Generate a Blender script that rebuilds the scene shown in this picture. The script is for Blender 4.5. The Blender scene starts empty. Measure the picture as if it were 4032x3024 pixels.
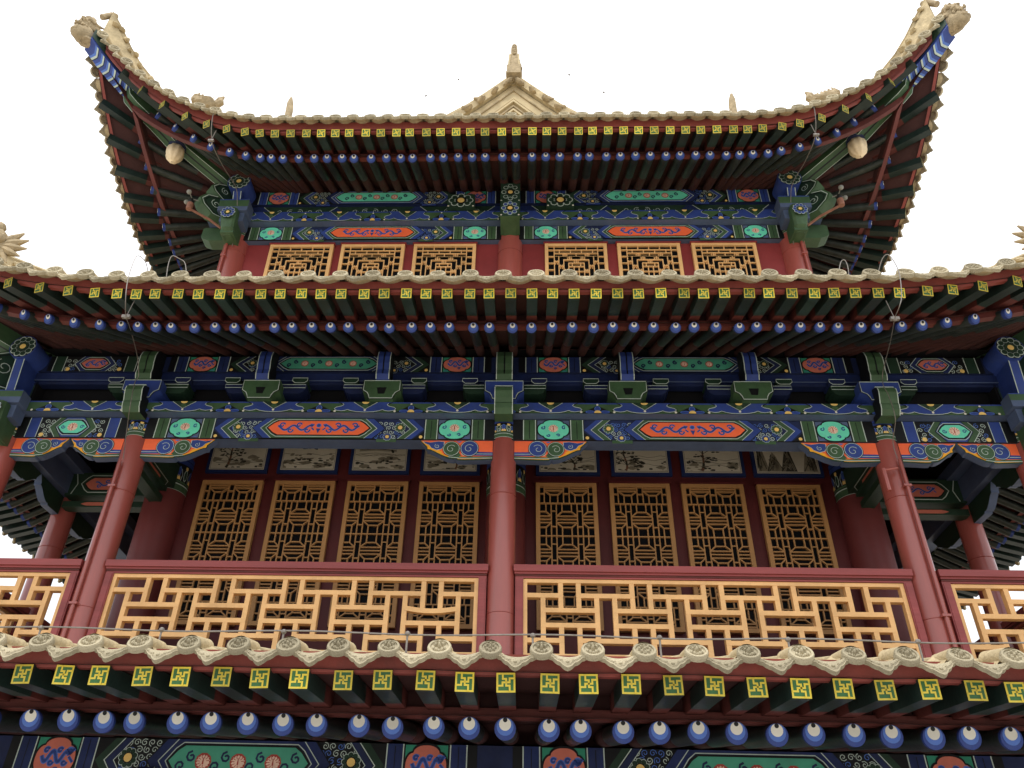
import bpy, math, random
from mathutils import Vector, Matrix
R = math.radians
random.seed(7)
sc = bpy.context.scene
COL = sc.collection
# ------------------------------------------------------------------ camera
CX, TH, PSI, ROLL, SHX, F = .2919, .6188, .0511, .0327, -86.2, 3280.
def camera():
    f = Vector((-math.sin(PSI)*math.cos(TH), math.cos(PSI)*math.cos(TH), math.sin(TH)))
    r = Vector((math.cos(PSI), math.sin(PSI), 0)); u = r.cross(f)
    c, s = math.cos(ROLL), math.sin(ROLL)
    r, u = c*r + s*u, -s*r + c*u
    cd = bpy.data.cameras.new('camera'); o = bpy.data.objects.new('camera', cd); COL.objects.link(o)
    m = Matrix(((r.x, u.x, -f.x, CX), (r.y, u.y, -f.y, 0), (r.z, u.z, -f.z, 0), (0, 0, 0, 1)))
    o.matrix_world = m
    cd.sensor_width = 36; cd.lens = F/4032*36; cd.shift_x = -SHX/4032
    cd.clip_end = 3000; cd.clip_start = .05
    sc.camera = o
camera()
# ------------------------------------------------------------------ world, sun, exposure
w = bpy.data.worlds.new('World'); sc.world = w; w.use_nodes = True
nt = w.node_tree; nt.nodes.clear()
sky = nt.nodes.new('ShaderNodeTexSky'); sky.sky_type = 'NISHITA'; sky.sun_disc = False
sky.sun_elevation = R(58); sky.sun_rotation = R(200)
b1 = nt.nodes.new('ShaderNodeBackground'); b1.inputs[1].default_value = .05
nt.links.new(sky.outputs[0], b1.inputs[0])
b2 = nt.nodes.new('ShaderNodeBackground'); b2.inputs[0].default_value = (1.0, .985, .965, 1)
gt = nt.nodes.new('ShaderNodeTexCoord'); gs = nt.nodes.new('ShaderNodeSeparateXYZ'); gm = nt.nodes.new('ShaderNodeMath'); gm.operation = 'MULTIPLY_ADD'
gm.inputs[1].default_value = 1.0; gm.inputs[2].default_value = .48   # overcast sky: about three times brighter overhead than at the horizon
gx = nt.nodes.new('ShaderNodeMath'); gx.operation = 'MAXIMUM'; gx.inputs[1].default_value = 0
nt.links.new(gt.outputs['Generated'], gs.inputs[0]); nt.links.new(gs.outputs['Z'], gx.inputs[0]); nt.links.new(gx.outputs[0], gm.inputs[0]); nt.links.new(gm.outputs[0], b2.inputs[1])
add = nt.nodes.new('ShaderNodeAddShader'); out = nt.nodes.new('ShaderNodeOutputWorld')
nt.links.new(b1.outputs[0], add.inputs[0]); nt.links.new(b2.outputs[0], add.inputs[1]); nt.links.new(add.outputs[0], out.inputs[0])
sl = bpy.data.lights.new('sun', 'SUN'); sl.energy = 1.5; sl.angle = R(18); sl.color = (1, .95, .88)
so = bpy.data.objects.new('sun', sl); COL.objects.link(so)
so.rotation_euler = Vector((-.15, -.60, 1.0)).to_track_quat('Z', 'Y').to_euler()
sc.view_settings.view_transform = 'Standard'; sc.view_settings.look = 'None'
sc.view_settings.exposure = .42; sc.view_settings.gamma = 1
try:
    sc.cycles.max_bounces = 6; sc.cycles.diffuse_bounces = 4
except Exception: pass
# ------------------------------------------------------------------ materials
MC = {}
def mat(name, col, rough=.6, var=.22, scale=2.2, bump=.15, bscale=30, dirt=0, dcol=(.06, .05, .045), spec=.35, metal=0, st=None, rnd=0, coat=0):
    if name in MC: return MC[name]
    m = bpy.data.materials.new(name); m.use_nodes = True; t = m.node_tree; N = t.nodes; Lk = t.links
    p = N['Principled BSDF']; p.inputs['Roughness'].default_value = rough
    p.inputs['Specular IOR Level'].default_value = spec; p.inputs['Metallic'].default_value = metal
    tc0 = N.new('ShaderNodeTexCoord'); tc = N.new('ShaderNodeMapping'); tc.inputs['Scale'].default_value = st or (1, 1, 1)
    Lk.new(tc0.outputs['Object'], tc.inputs['Vector'])
    n1 = N.new('ShaderNodeTexNoise'); n1.inputs['Scale'].default_value = scale; n1.inputs['Detail'].default_value = 8; n1.inputs['Roughness'].default_value = .65
    Lk.new(tc.outputs[0], n1.inputs['Vector'])
    r1 = N.new('ShaderNodeMapRange'); r1.inputs[1].default_value = .3; r1.inputs[2].default_value = .7
    r1.inputs[3].default_value = 1-var; r1.inputs[4].default_value = 1+var
    Lk.new(n1.outputs['Fac'], r1.inputs[0])
    mx = N.new('ShaderNodeMix'); mx.data_type = 'RGBA'; mx.blend_type = 'MULTIPLY'; mx.inputs[0].default_value = 1
    mx.inputs[6].default_value = (*col, 1); Lk.new(r1.outputs[0], mx.inputs[7])
    last = mx.outputs[2]
    if dirt > 0:
        n2 = N.new('ShaderNodeTexNoise'); n2.inputs['Scale'].default_value = 5.5; n2.inputs['Detail'].default_value = 10; n2.inputs['Roughness'].default_value = .75
        Lk.new(tc.outputs[0], n2.inputs['Vector'])
        r2 = N.new('ShaderNodeMapRange'); r2.inputs[1].default_value = .5; r2.inputs[2].default_value = .78
        r2.inputs[3].default_value = 0; r2.inputs[4].default_value = dirt; Lk.new(n2.outputs['Fac'], r2.inputs[0])
        m2 = N.new('ShaderNodeMix'); m2.data_type = 'RGBA'; Lk.new(r2.outputs[0], m2.inputs[0]); Lk.new(last, m2.inputs[6]); m2.inputs[7].default_value = (*dcol, 1)
        last = m2.outputs[2]
    if rnd:
        oi = N.new('ShaderNodeObjectInfo'); r3 = N.new('ShaderNodeMapRange'); r3.inputs[3].default_value = 1-rnd; r3.inputs[4].default_value = 1+rnd*.35
        Lk.new(oi.outputs['Random'], r3.inputs[0])
        m3 = N.new('ShaderNodeMix'); m3.data_type = 'RGBA'; m3.blend_type = 'MULTIPLY'; m3.inputs[0].default_value = 1
        Lk.new(last, m3.inputs[6]); Lk.new(r3.outputs[0], m3.inputs[7]); last = m3.outputs[2]
    if coat: p.inputs['Coat Weight'].default_value = coat; p.inputs['Coat Roughness'].default_value = .25
    Lk.new(last, p.inputs['Base Color'])
    if bump > 0:
        n3 = N.new('ShaderNodeTexNoise'); n3.inputs['Scale'].default_value = bscale; n3.inputs['Detail'].default_value = 6
        Lk.new(tc.outputs[0], n3.inputs['Vector'])
        b = N.new('ShaderNodeBump'); b.inputs['Strength'].default_value = bump; b.inputs['Distance'].default_value = .02
        Lk.new(n3.outputs['Fac'], b.inputs['Height']); Lk.new(b.outputs[0], p.inputs['Normal'])
    MC[name] = m; return m
RED = mat('red_paint', (.28, .055, .044), .45, .16, 1.2, .06, 20, .12, (.14, .05, .04))
CRED = mat('column_red', (.34, .080, .064), .30, .16, 3.5, .10, 14, .38, (.22, .085, .065), .5, st=(1, 1, .16), coat=.5)
FRED = mat('eave_red', (.24, .052, .040), .6, .3, 1.5, .15, 30, .35, (.07, .035, .03))
RRED = mat('rafter_red', (.105, .025, .020), .6, .3, 2, .1, 30, .3, (.07, .04, .03))
LRED = mat('board_red', (.12, .029, .023), .6, .3, 2, .1, 30, .3, (.06, .04, .03))
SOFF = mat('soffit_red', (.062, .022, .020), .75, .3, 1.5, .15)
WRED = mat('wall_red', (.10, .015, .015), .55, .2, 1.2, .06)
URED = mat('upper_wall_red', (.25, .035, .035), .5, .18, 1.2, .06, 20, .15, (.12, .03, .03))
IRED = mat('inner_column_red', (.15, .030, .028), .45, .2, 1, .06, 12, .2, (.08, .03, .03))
RAIL = mat('rail_red', (.29, .060, .058), .42, .22, 3.5, .25, 30, .4, (.15, .055, .045), st=(.12, 1, 1))
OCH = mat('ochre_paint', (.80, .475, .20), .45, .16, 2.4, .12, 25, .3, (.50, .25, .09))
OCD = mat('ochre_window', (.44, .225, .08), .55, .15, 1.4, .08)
TILE = mat('tile_stone', (.50, .41, .25), .88, .32, 4, .6, 45, .65, (.22, .17, .11), .15)
TILP = mat('pale_tile', (.45, .395, .27), .88, .32, 6, .8, 70, .65, (.20, .18, .13), .15, rnd=0.3)
STAT = mat('statue_stone', (.40, .32, .20), .9, .35, 6, .7, 35, .6, (.16, .12, .08), .15)
GAB = mat('gable_stone', (.56, .46, .28), .9, .15, 2, .3, 40, .35, (.32, .25, .15), .15)
BLU = mat('blue_paint', (0.030, 0.060, 0.26), 0.5, 0.2, 3, 0.08, 30, 0.4, (0.07, 0.09, 0.14))
BL3 = mat('disc_blue', (.045, .10, .38), .5, .15, 5, .05, 30, .3, (.10, .14, .28))
BL2 = mat('light_blue', (0.085, 0.18, 0.55), 0.5, 0.15, 3, 0.05, 30, 0.3, (0.12, 0.16, 0.3))
NAV = mat('navy_paint', (0.013, 0.022, 0.075), 0.55, 0.3, 3, 0.08, 30, 0.4, (0.035, 0.04, 0.05))
DKB = mat('dark_blue', (0.014, 0.027, 0.105), 0.55, 0.3, 3, 0.08, 30, 0.4, (0.04, 0.045, 0.07))
SLT = mat('slate_blue', (0.085, 0.12, 0.215), 0.6, 0.2, 2, 0.1, 30, 0.4, (0.1, 0.115, 0.14))
GRN = mat('green_paint', (0.05, 0.105, 0.048), 0.5, 0.25, 3, 0.1, 30, 0.4, (0.075, 0.1, 0.07))
DGR = mat('dark_green', (0.016, 0.042, 0.024), 0.55, 0.3, 3, 0.1, 30, 0.4, (0.035, 0.045, 0.035))
RGR = mat('rafter_green', (0.020, 0.042, 0.034), 0.42, 0.35, 4, 0.12, 25, 0.55, (0.05, 0.06, 0.052), rnd=0.45)
RRG = mat('round_rafter_green', (0.022, 0.030, 0.027), 0.38, 0.4, 5, 0.12, 25, 0.6, (0.075, 0.078, 0.07), rnd=0.45)
BLK = mat('black_line', (.006, .007, .008), .5, .1, 3, 0)
VOID = mat('dark_void', (.004, .004, .005), .9, .1, 3, 0)  # near-black: the darkness under the roof is put into the colour
WHT = mat('white_line', (.50, .60, .54), .6, .15, 6, 0)
CRM = mat('white_paint', (0.78, 0.76, 0.66), 0.55, 0.08, 6, 0, 30, 0.3, (0.5, 0.48, 0.4), rnd=0.22)
YEL = mat('yellow_line', (0.8, 0.62, 0.06), 0.5, 0.15, 9, 0.05, 40, 0.4, (0.5, 0.45, 0.2), rnd=0.4)
FGR = mat('fret_green', (0.045, 0.16, 0.045), 0.5, 0.25, 9, 0.05, 30, 0.3, (0.08, 0.14, 0.08), rnd=0.45)
GLD = mat('gold_dot', (.85, .58, .18), .5, .15, 8, 0)
TEAM = mat('teal_mid', (0.075, 0.36, 0.24), 0.5, 0.15, 4, 0.05, 30, 0.3, (0.12, 0.26, 0.2))
TEAL = mat('teal_paint', (0.15, 0.72, 0.5), 0.5, 0.12, 4, 0.05, 30, 0.25, (0.3, 0.5, 0.4))
TEAD = mat('teal_dark', (.035, .26, .16), .5, .15, 4, .05)
ORG = mat('orange_paint', (0.92, 0.155, 0.055), 0.5, 0.1, 4, 0.05, 30, 0.2, (0.65, 0.25, 0.15))
SAL = mat('salmon_paint', (0.6, 0.17, 0.115), 0.55, 0.15, 4, 0.05, 30, 0.3, (0.38, 0.17, 0.13))
PNK = mat('peony_pink', (.82, .58, .45), .55, .15, 12, 0)
PRD = mat('peony_red', (.42, .06, .045), .55, .15, 12, 0)
AMB = mat('amber_paint', (.88, .40, .025), .5, .1, 4, .05)
PAP = mat('paper_ground', (.62, .57, .46), .8, .12, 2, .05)
INK = mat('ink_wash', (.055, .05, .038), .8, .35, 14, 0)
INK2 = mat('pale_ink', (.24, .21, .15), .8, .35, 10, 0)
BRK = mat('bark_brown', (.20, .10, .06), .8, .3, 10, 0)
GLS = mat('dark_glass', (.006, .006, .007), .5, .1, 2, 0, spec=.05)
WIR = mat('galvanised_wire', (.22, .20, .18), .5, .2, 20, 0, metal=.3)
RST = mat('rusty_steel', (.26, .12, .08), .7, .3, 12, .2)
BUD = mat('lotus_cream', (.90, .74, .50), .6, .15, 8, .1, 30, .3, (.4, .25, .12))
PAVE = mat('plaza_stone', (.47, .44, .40), .9, .2, .6, .3, 8, .3, (.2, .18, .16))
GREY = mat('lamp_grey', (.25, .25, .22), .6, .2, 8, 0)
# ------------------------------------------------------------------ mesh builder
CYC = 17.1; GZ = -1.65
class MB:
    def __init__(s): s.v = []; s.f = []; s.m = []; s.mats = []
    def mi(s, m):
        if m not in s.mats: s.mats.append(m)
        return s.mats.index(m)
    def poly(s, pts, m):
        n = len(s.v); s.v += [tuple(p) for p in pts]; s.f.append(tuple(range(n, n+len(pts)))); s.m.append(s.mi(m))
    def grid(s, rows, m, close=False):
        n = len(s.v); k = len(rows[0])
        for r in rows: s.v += [tuple(p) for p in r]
        im = s.mi(m)
        for i in range(len(rows)-1):
            for j in range(k if close else k-1):
                a = n+i*k+j; b = n+i*k+(j+1) % k
                s.f.append((a, b, b+k, a+k)); s.m.append(im)
    def box(s, x0, x1, y0, y1, z0, z1, m, mf=None):
        P = [(x0, y0, z0), (x1, y0, z0), (x1, y1, z0), (x0, y1, z0), (x0, y0, z1), (x1, y0, z1), (x1, y1, z1), (x0, y1, z1)]
        n = len(s.v); s.v += P; im = s.mi(m)
        for q in ((0, 3, 2, 1), (4, 5, 6, 7), (0, 1, 5, 4), (1, 2, 6, 5), (2, 3, 7, 6), (3, 0, 4, 7)):
            s.f.append(tuple(n+i for i in q)); s.m.append(im)
    def hexa(s, P, m):
        n = len(s.v); s.v += [tuple(p) for p in P]; im = s.mi(m)
        for q in ((0, 3, 2, 1), (4, 5, 6, 7), (0, 1, 5, 4), (1, 2, 6, 5), (2, 3, 7, 6), (3, 0, 4, 7)):
            s.f.append(tuple(n+i for i in q)); s.m.append(im)
    def prism(s, pts, fn, d0, d1, m, side=None):
        a = [fn(p, d0) for p in pts]; b = [fn(p, d1) for p in pts]
        s.poly(a, m); s.poly(b[::-1], m)
        for i in range(len(pts)):
            j = (i+1) % len(pts); s.poly([a[j], a[i], b[i], b[j]], side or m)
    def tube(s, pts, r, m, n=8, cap=True):
        pts = [Vector(p) for p in pts]; rs = r if isinstance(r, (list, tuple)) else [r]*len(pts)
        rows = []
        prev = None
        for i, p in enumerate(pts):
            t = (pts[min(i+1, len(pts)-1)]-pts[max(i-1, 0)]).normalized()
            a = prev if prev is not None else (Vector((0, 0, 1)) if abs(t.z) < .9 else Vector((1, 0, 0)))
            u = (a-t*a.dot(t)).normalized(); v = t.cross(u); prev = u
            rows.append([p+(u*math.cos(2*math.pi*k/n)+v*math.sin(2*math.pi*k/n))*rs[i] for k in range(n)])
        s.grid(rows, m, True)
        if cap: s.poly(rows[0][::-1], m); s.poly(rows[-1], m)
    def lathe(s, prof, c, m, n=24, axis=None):
        rows = []
        for r, z in prof:
            rows.append([(c[0]+r*math.cos(2*math.pi*k/n), c[1]+r*math.sin(2*math.pi*k/n), c[2]+z) for k in range(n)])
        s.grid(rows, m, True)
    def blob(s, c, rx, ry, rz, m, n=10, k=6, jit=0, rot=None):
        rows = []
        for i in range(k+1):
            a = -math.pi/2+math.pi*i/k; row = []
            for j in range(n):
                b = 2*math.pi*j/n; q = 1+random.uniform(-jit, jit)
                p = Vector((rx*math.cos(a)*math.cos(b)*q, ry*math.cos(a)*math.sin(b)*q, rz*math.sin(a)*q))
                if rot: p = rot @ p
                row.append((c[0]+p.x, c[1]+p.y, c[2]+p.z))
            rows.append(row)
        s.grid(rows, m, True)
    def mesh(s, name, smooth=False, off=(0, 0, 0)):
        me = bpy.data.meshes.new(name)
        me.from_pydata([(x-off[0], y-off[1], z-off[2]) for x, y, z in s.v], [], s.f)
        for m in s.mats: me.materials.append(m)
        me.polygons.foreach_set('material_index', s.m)
        if smooth:
            me.polygons.foreach_set('use_smooth', [True]*len(s.f))
        me.update()
        if smooth:
            try: me.set_sharp_from_angle(angle=R(38))
            except Exception: pass
        return me
TW = bpy.data.objects.new('pagoda_tower', None); COL.objects.link(TW); TW.location = (0, CYC, GZ); TW.empty_display_size = 1
TW['label'] = 'three tiered red timber pagoda tower with painted beams, lattice balustrade and tan tiled upturned roofs'
TW['category'] = 'tower'
OFF = (0, CYC, GZ)
def part(mb, name, parent=None, smooth=False, label=None, kind=None):
    o = bpy.data.objects.new(name, mb.mesh(name, smooth, OFF) if isinstance(mb, MB) else mb)
    COL.objects.link(o); o.parent = parent or TW
    if label: o['label'] = label
    if kind: o['kind'] = kind
    return o
def turn(o, k, parent=None, label=None):
    """copy of a part and its sub-parts, turned onto another face of the tower"""
    c = o.copy(); COL.objects.link(c); c.parent = parent or o.parent
    if not parent: c.rotation_euler = (0, 0, k*math.pi/2)
    for ch in [x for x in bpy.data.objects if x.parent == o]:
        if ch is c: continue
        turn(ch, k, c)
    if label: c['label'] = label
    return c
def thing(name, label, cat, loc, group=None):
    o = bpy.data.objects.new(name, None); COL.objects.link(o); o.location = loc; o.empty_display_size = .3
    o['label'] = label; o['category'] = cat
    if group: o['group'] = group
    return o
def sub(mb, name, root, smooth=False):
    o = bpy.data.objects.new(name, mb.mesh(name, smooth, tuple(root.location))); COL.objects.link(o); o.parent = root; return o
def single(mb, name, label, cat, loc, group=None, smooth=False, kind=None):
    o = bpy.data.objects.new(name, mb.mesh(name, smooth, loc)); COL.objects.link(o); o.location = loc
    if label: o['label'] = label
    if cat: o['category'] = cat
    if group: o['group'] = group
    if kind: o['kind'] = kind
    return o
def SF(k, u, w_, z):
    if k == 0: return (u, CYC-w_, z)
    if k == 1: return (w_, CYC+u, z)
    if k == 2: return (-u, CYC+w_, z)
    return (-w_, CYC-u, z)
# ------------------------------------------------------------------ 2D paint on a face
class Paint:
    def __init__(s, mb, fn, step=.0018): s.mb = mb; s.fn = fn; s.step = step
    def poly(s, pts, m, lay): s.mb.poly([s.fn(a, b, lay*s.step) for a, b in pts], m)
    def rect(s, a0, a1, b0, b1, m, lay): s.poly([(a0, b0), (a1, b0), (a1, b1), (a0, b1)], m, lay)
    def line(s, pts, w_, m, lay, close=False):
        n = len(pts); L = []; Rr = []
        for i in range(n):
            p = pts[i]; a = pts[(i-1) % n] if (close or i > 0) else p; b = pts[(i+1) % n] if (close or i < n-1) else p
            dx, dy = b[0]-a[0], b[1]-a[1]; l = math.hypot(dx, dy) or 1
            nx, ny = -dy/l*w_/2, dx/l*w_/2
            L.append(s.fn(p[0]+nx, p[1]+ny, lay*s.step)); Rr.append(s.fn(p[0]-nx, p[1]-ny, lay*s.step))
        if close: L.append(L[0]); Rr.append(Rr[0])
        s.mb.grid([L, Rr], m)
    def disc(s, a, b, r, m, lay, n=14, ry=None, a0=0, a1=2*math.pi):
        s.poly([(a+r*math.cos(a0+(a1-a0)*k/(n if a1-a0 > 6.2 else n-1)), b+(ry or r)*math.sin(a0+(a1-a0)*k/(n if a1-a0 > 6.2 else n-1))) for k in range(n)], m, lay)
    def spiral(s, a, b, r, m, lay, w_=.009, turns=1.25, ph=0, d=1, n=16):
        pts = []
        for i in range(n+1):
            t = i/n; q = r*(1-.8*t); ang = ph+d*2*math.pi*turns*t
            pts.append((a+q*math.cos(ang), b+q*math.sin(ang)))
        s.line(pts, w_, m, lay)
def scrolls(P, pts_in, r, m, lay, step=None, w_=.008):
    """fill polygon pts_in with little spirals"""
    xs = [p[0] for p in pts_in]; ys = [p[1] for p in pts_in]; st = step or r*2.1
    y = min(ys)+r*1.05; row = 0
    while y < max(ys)-r*.8:
        x = min(xs)+r+(row % 2)*st/2
        while x < max(xs):
            if all(inside(x+dx, y+dy, pts_in) for dx, dy in ((r*.9, 0), (-r*.9, 0), (0, r*.9), (0, -r*.9))):
                P.spiral(x, y, r, m if random.random() < .6 else (BL2 if m is WHT else m), lay, w_, 1.3, random.uniform(0, 6.28), random.choice((-1, 1)), 10)
            x += st
        y += st*.88; row += 1
def inside(x, y, poly):
    c = False; n = len(poly)
    for i in range(n):
        x0, y0 = poly[i]; x1, y1 = poly[(i+1) % n]
        if (y0 > y) != (y1 > y) and x < (x1-x0)*(y-y0)/(y1-y0)+x0: c = not c
    return c
def peony(P, x, y, r, lay):
    pts = []
    for k in range(28):
        a = 2*math.pi*k/28; q = r*(1 if k % 2 else .82); pts.append((x+q*math.cos(a), y+q*.92*math.sin(a)))
    P.poly(pts, PNK, lay)
    for k in range(9):
        a = 2*math.pi*k/11+.2; P.line([(x+r*.45*math.cos(a), y+r*.42*math.sin(a)), (x+r*.88*math.cos(a), y+r*.8*math.sin(a))], r*.09, PRD, lay+1)
    P.poly([(x-r*.12, y-.35*r), (x+r*.12, y-.35*r), (x+r*.05, y+r*.5), (x-r*.05, y+r*.5)], PRD, lay+1)
def rosette(P, x, y, r, lay, pet=GRN, n=9, ring=WHT):
    for k in range(n):
        a = 2*math.pi*k/n+.3; P.disc(x+r*.66*math.cos(a), y+r*.66*math.sin(a), r*.30, ring, lay, 9)
        P.disc(x+r*.66*math.cos(a), y+r*.66*math.sin(a), r*.24, pet, lay+1, 9)
    P.disc(x, y, r*.5, BLK, lay+2, 12); P.disc(x, y, r*.40, GLD, lay+3, 12)
def cloud(x, y, rx, ry, n=48):
    pts = []
    for k in range(n):
        a = 2*math.pi*k/n
        q = .86+.14*abs(math.cos(a*2))**.6
        pts.append((x+rx*q*math.copysign(abs(math.cos(a))**.85, math.cos(a)), y+ry*q*math.copysign(abs(math.sin(a))**.85, math.sin(a))))
    return pts
def dragon(P, x, y, w_, h, lay, seed=0, sgn=1):
    """generic blue scroll ornament with pale outline: a rolling stem with curling side leaves"""
    rnd = random.Random(seed); pts = []
    for i in range(37):
        t = i/36; pts.append((x+sgn*(t-.5)*w_, y+h*.20*math.sin(t*12.5+seed)))
    curls = []
    for c in range(4):
        t = (c+.5)/4; q = 1 if math.sin(t*12.5+seed) < 0 else -1
        cx_, cy_ = x+sgn*(t-.5)*w_, y+q*h*.22; r = min(h*.22, w_*.10)
        curls.append([(cx_+sgn*r*(1-.75*k/12)*math.cos(.3+k*.52*q), cy_+r*(1-.75*k/12)*math.sin(.3+k*.52*q)) for k in range(13)])
    hd = x+sgn*.5*w_
    for ww, m, l in ((h*.17, BL2, lay), (h*.09, BLU, lay+1)):
        P.line(pts, ww, m, l)
        for c in curls: P.line(c, ww*.75, m, l)
        P.disc(hd, y+h*.22, ww*.9, m, l, 9)
        P.line([(hd, y+h*.1), (hd+sgn*h*.18, y+h*.30)], ww*.7, m, l); P.line([(hd, y), (hd+sgn*h*.2, y-h*.2)], ww*.7, m, l)
def hexpanel(a0, a1, b0, b1, tip):
    m_ = (b0+b1)/2; h = b1-b0
    return [(a0, m_), (a0+tip*.45, m_+h*.28), (a0+tip*.55, m_+h*.34), (a0+tip, b1), (a1-tip, b1), (a1-tip*.55, m_+h*.34), (a1-tip*.45, m_+h*.28), (a1, m_),
            (a1-tip*.45, m_-h*.28), (a1-tip*.55, m_-h*.34), (a1-tip, b0), (a0+tip, b0), (a0+tip*.55, m_-h*.34), (a0+tip*.45, m_-h*.28)]
SCH_A = dict(base=GRN, band=GRN, cart=TEAL, cbg=SLT, c1=BLU, c2=GRN, panel=ORG, prim=GRN, kind='flower', motif='dragon', fb=NAV)
SCH_B = dict(base=NAV, band=DKB, cart=SAL, cbg=TEAD, c1=DGR, c2=NAV, panel=TEAM, prim=DKB, kind='dragon', motif='flower', fb=BLK)
SCH_C = dict(SCH_B, cart=SAL, panel=TEAL, cbg=TEAD, c2=BLU, prim=BLU, band=BLU)
def dec_main(P, L, H, S, x0, off=.27):
    """painted decoration of one main bay: L long from column axis to column axis, starting at x0"""
    P.rect(x0+off-.1, x0+L-off+.1, 0, H, BLK, 0)
    for s in (0, 1):
        mm = (lambda q: x0+q) if s == 0 else (lambda q: x0+L-q)
        for a in (off, .93):
            P.rect(mm(a), mm(a+.18), 0, H, S['band'], 1)
            P.rect(mm(a), mm(a+.012), 0, H, WHT, 2); P.rect(mm(a+.168), mm(a+.18), 0, H, WHT, 2); P.rect(mm(a+.086), mm(a+.094), .02, H-.02, BLK, 2)
        P.rect(mm(off+.20), mm(.915), .008, H-.008, S['cbg'], 1)
        P.line([(mm(off+.22), .02), (mm(off+.30), .03), (mm(off+.24), .10)], .008, BL2, 2); P.line([(mm(.895), .02), (mm(.82), .03), (mm(.88), .10)], .008, BL2, 2)
        cx = (off+.2+.915)/2; rx = (.915-off-.2)/2
        P.poly(cloud(mm(cx), H*.5, rx*1.05, H*.53), BLK, 3); P.poly(cloud(mm(cx), H*.5, rx*.96, H*.475), S['cart'], 4)
        if S['kind'] == 'flower':
            peony(P, mm(cx), H*.56, H*.22, 5)
            for q in (-1, 1):
                P.spiral(mm(cx)+q*rx*.66, H*.60, H*.10, BLU, 5, .016, 1, 1, q, 9); P.spiral(mm(cx)+q*rx*.3, H*.22, H*.08, BLU, 5, .016, 1, 3, -q, 9)
        else:
            dragon(P, mm(cx), H*.55, rx*1.3, H*.62, 5, 3); P.spiral(mm(cx)+.03, H*.24, H*.08, BLU, 5, .014)
        # chevron, rosette field, chevron
        ch = 1.12
        def chev(a, w_, m, lay, d=.17):
            P.poly([(mm(a), H*.5), (mm(a+d), H), (mm(a+d+w_), H), (mm(a+w_), H*.5), (mm(a+d+w_), 0), (mm(a+d), 0)], m, lay)
        P.rect(mm(ch), mm(1.95), .004, H-.004, S['fb'], 1)
        scrolls(P, [(min(mm(1.36), mm(1.82)), .0), (max(mm(1.36), mm(1.82)), .0), (max(mm(1.36), mm(1.82)), H), (min(mm(1.36), mm(1.82)), H)], .038, WHT, 2)
        chev(ch, .09, S['c1'], 2); chev(ch+.09, .012, WHT, 3); chev(ch+.11, .08, S['c2'], 3); chev(ch+.19, .010, WHT, 4)
        P.poly([(mm(ch), 0), (mm(ch+.15), 0), (mm(ch), H*.38)], BLK, 3); P.disc(mm(ch+.04), .035, .026, GLD, 4, 8)
        rosette(P, mm(1.46), H*.56, H*.25, 4, GRN if S is SCH_A else DGR); rosette(P, mm(1.63), H*.10, H*.20, 4, BLU if S is SCH_A else NAV)
        P.rect(mm(1.5), mm(1.78), -.05, .0, S['c2'], 1)
        e = 1.66
        for a, w_, m, lay in ((e, .02, BLK, 7), (e+.015, .105, S['c1'] if S['c1'] is BLU else BLU if S is SCH_A else DKB, 8), (e+.12, .012, WHT, 9), (e+.13, .5, S['prim'], 8)):
            d = .17
            P.poly([(mm(a), H*.5), (mm(a+d), H-.003), (mm(min(a+d+w_, L/2)), H-.003), (mm(min(a+w_+(d if w_ > .3 else 0), L/2)), H*.5), (mm(min(a+d+w_, L/2)), .003), (mm(a+d), .003)], m, lay)
    a0, a1 = x0+1.84, x0+L-1.84
    P.poly([(a0-.02, H*.5), (a0+.17, H-.003), (a1-.17, H-.003), (a1+.02, H*.5), (a1-.17, .003), (a0+.17, .003)], S['prim'], 10)
    P.line(hexpanel(a0+.02, a1-.02, H*.08, H*.92, .16), .010, WHT, 11, True)
    P.poly(hexpanel(a0+.03, a1-.03, H*.11, H*.90, .16), BLK, 12); P.poly(hexpanel(a0+.055, a1-.055, H*.16, H*.85, .15), S['panel'], 13)
    c = (a0+a1)/2
    if S['motif'] == 'dragon':
        for q in (-1, 1): dragon(P, c+q*.34, H*.5, .48, H*.58, 14, 2, -q)
        P.disc(c, H*.62, H*.11, BL2, 14, 10); P.disc(c, H*.62, H*.07, BLU, 15, 8); P.poly([(c-H*.1, H*.46), (c+H*.1, H*.46), (c, H*.22)], BLU, 15)
    else:
        for q in (-.36, 0, .36):
            P.disc(c+q, H*.5, H*.2, PRD, 14, 10); peony(P, c+q, H*.5, H*.17, 15)
        for q in (-.54, -.18, .18, .54):
            for z in (-1, 1): P.spiral(c+q+z*.05, H*(.5+.1*z), H*.13, NAV, 14, .022, 1.2, 1.5*z, z, 9)
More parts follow.
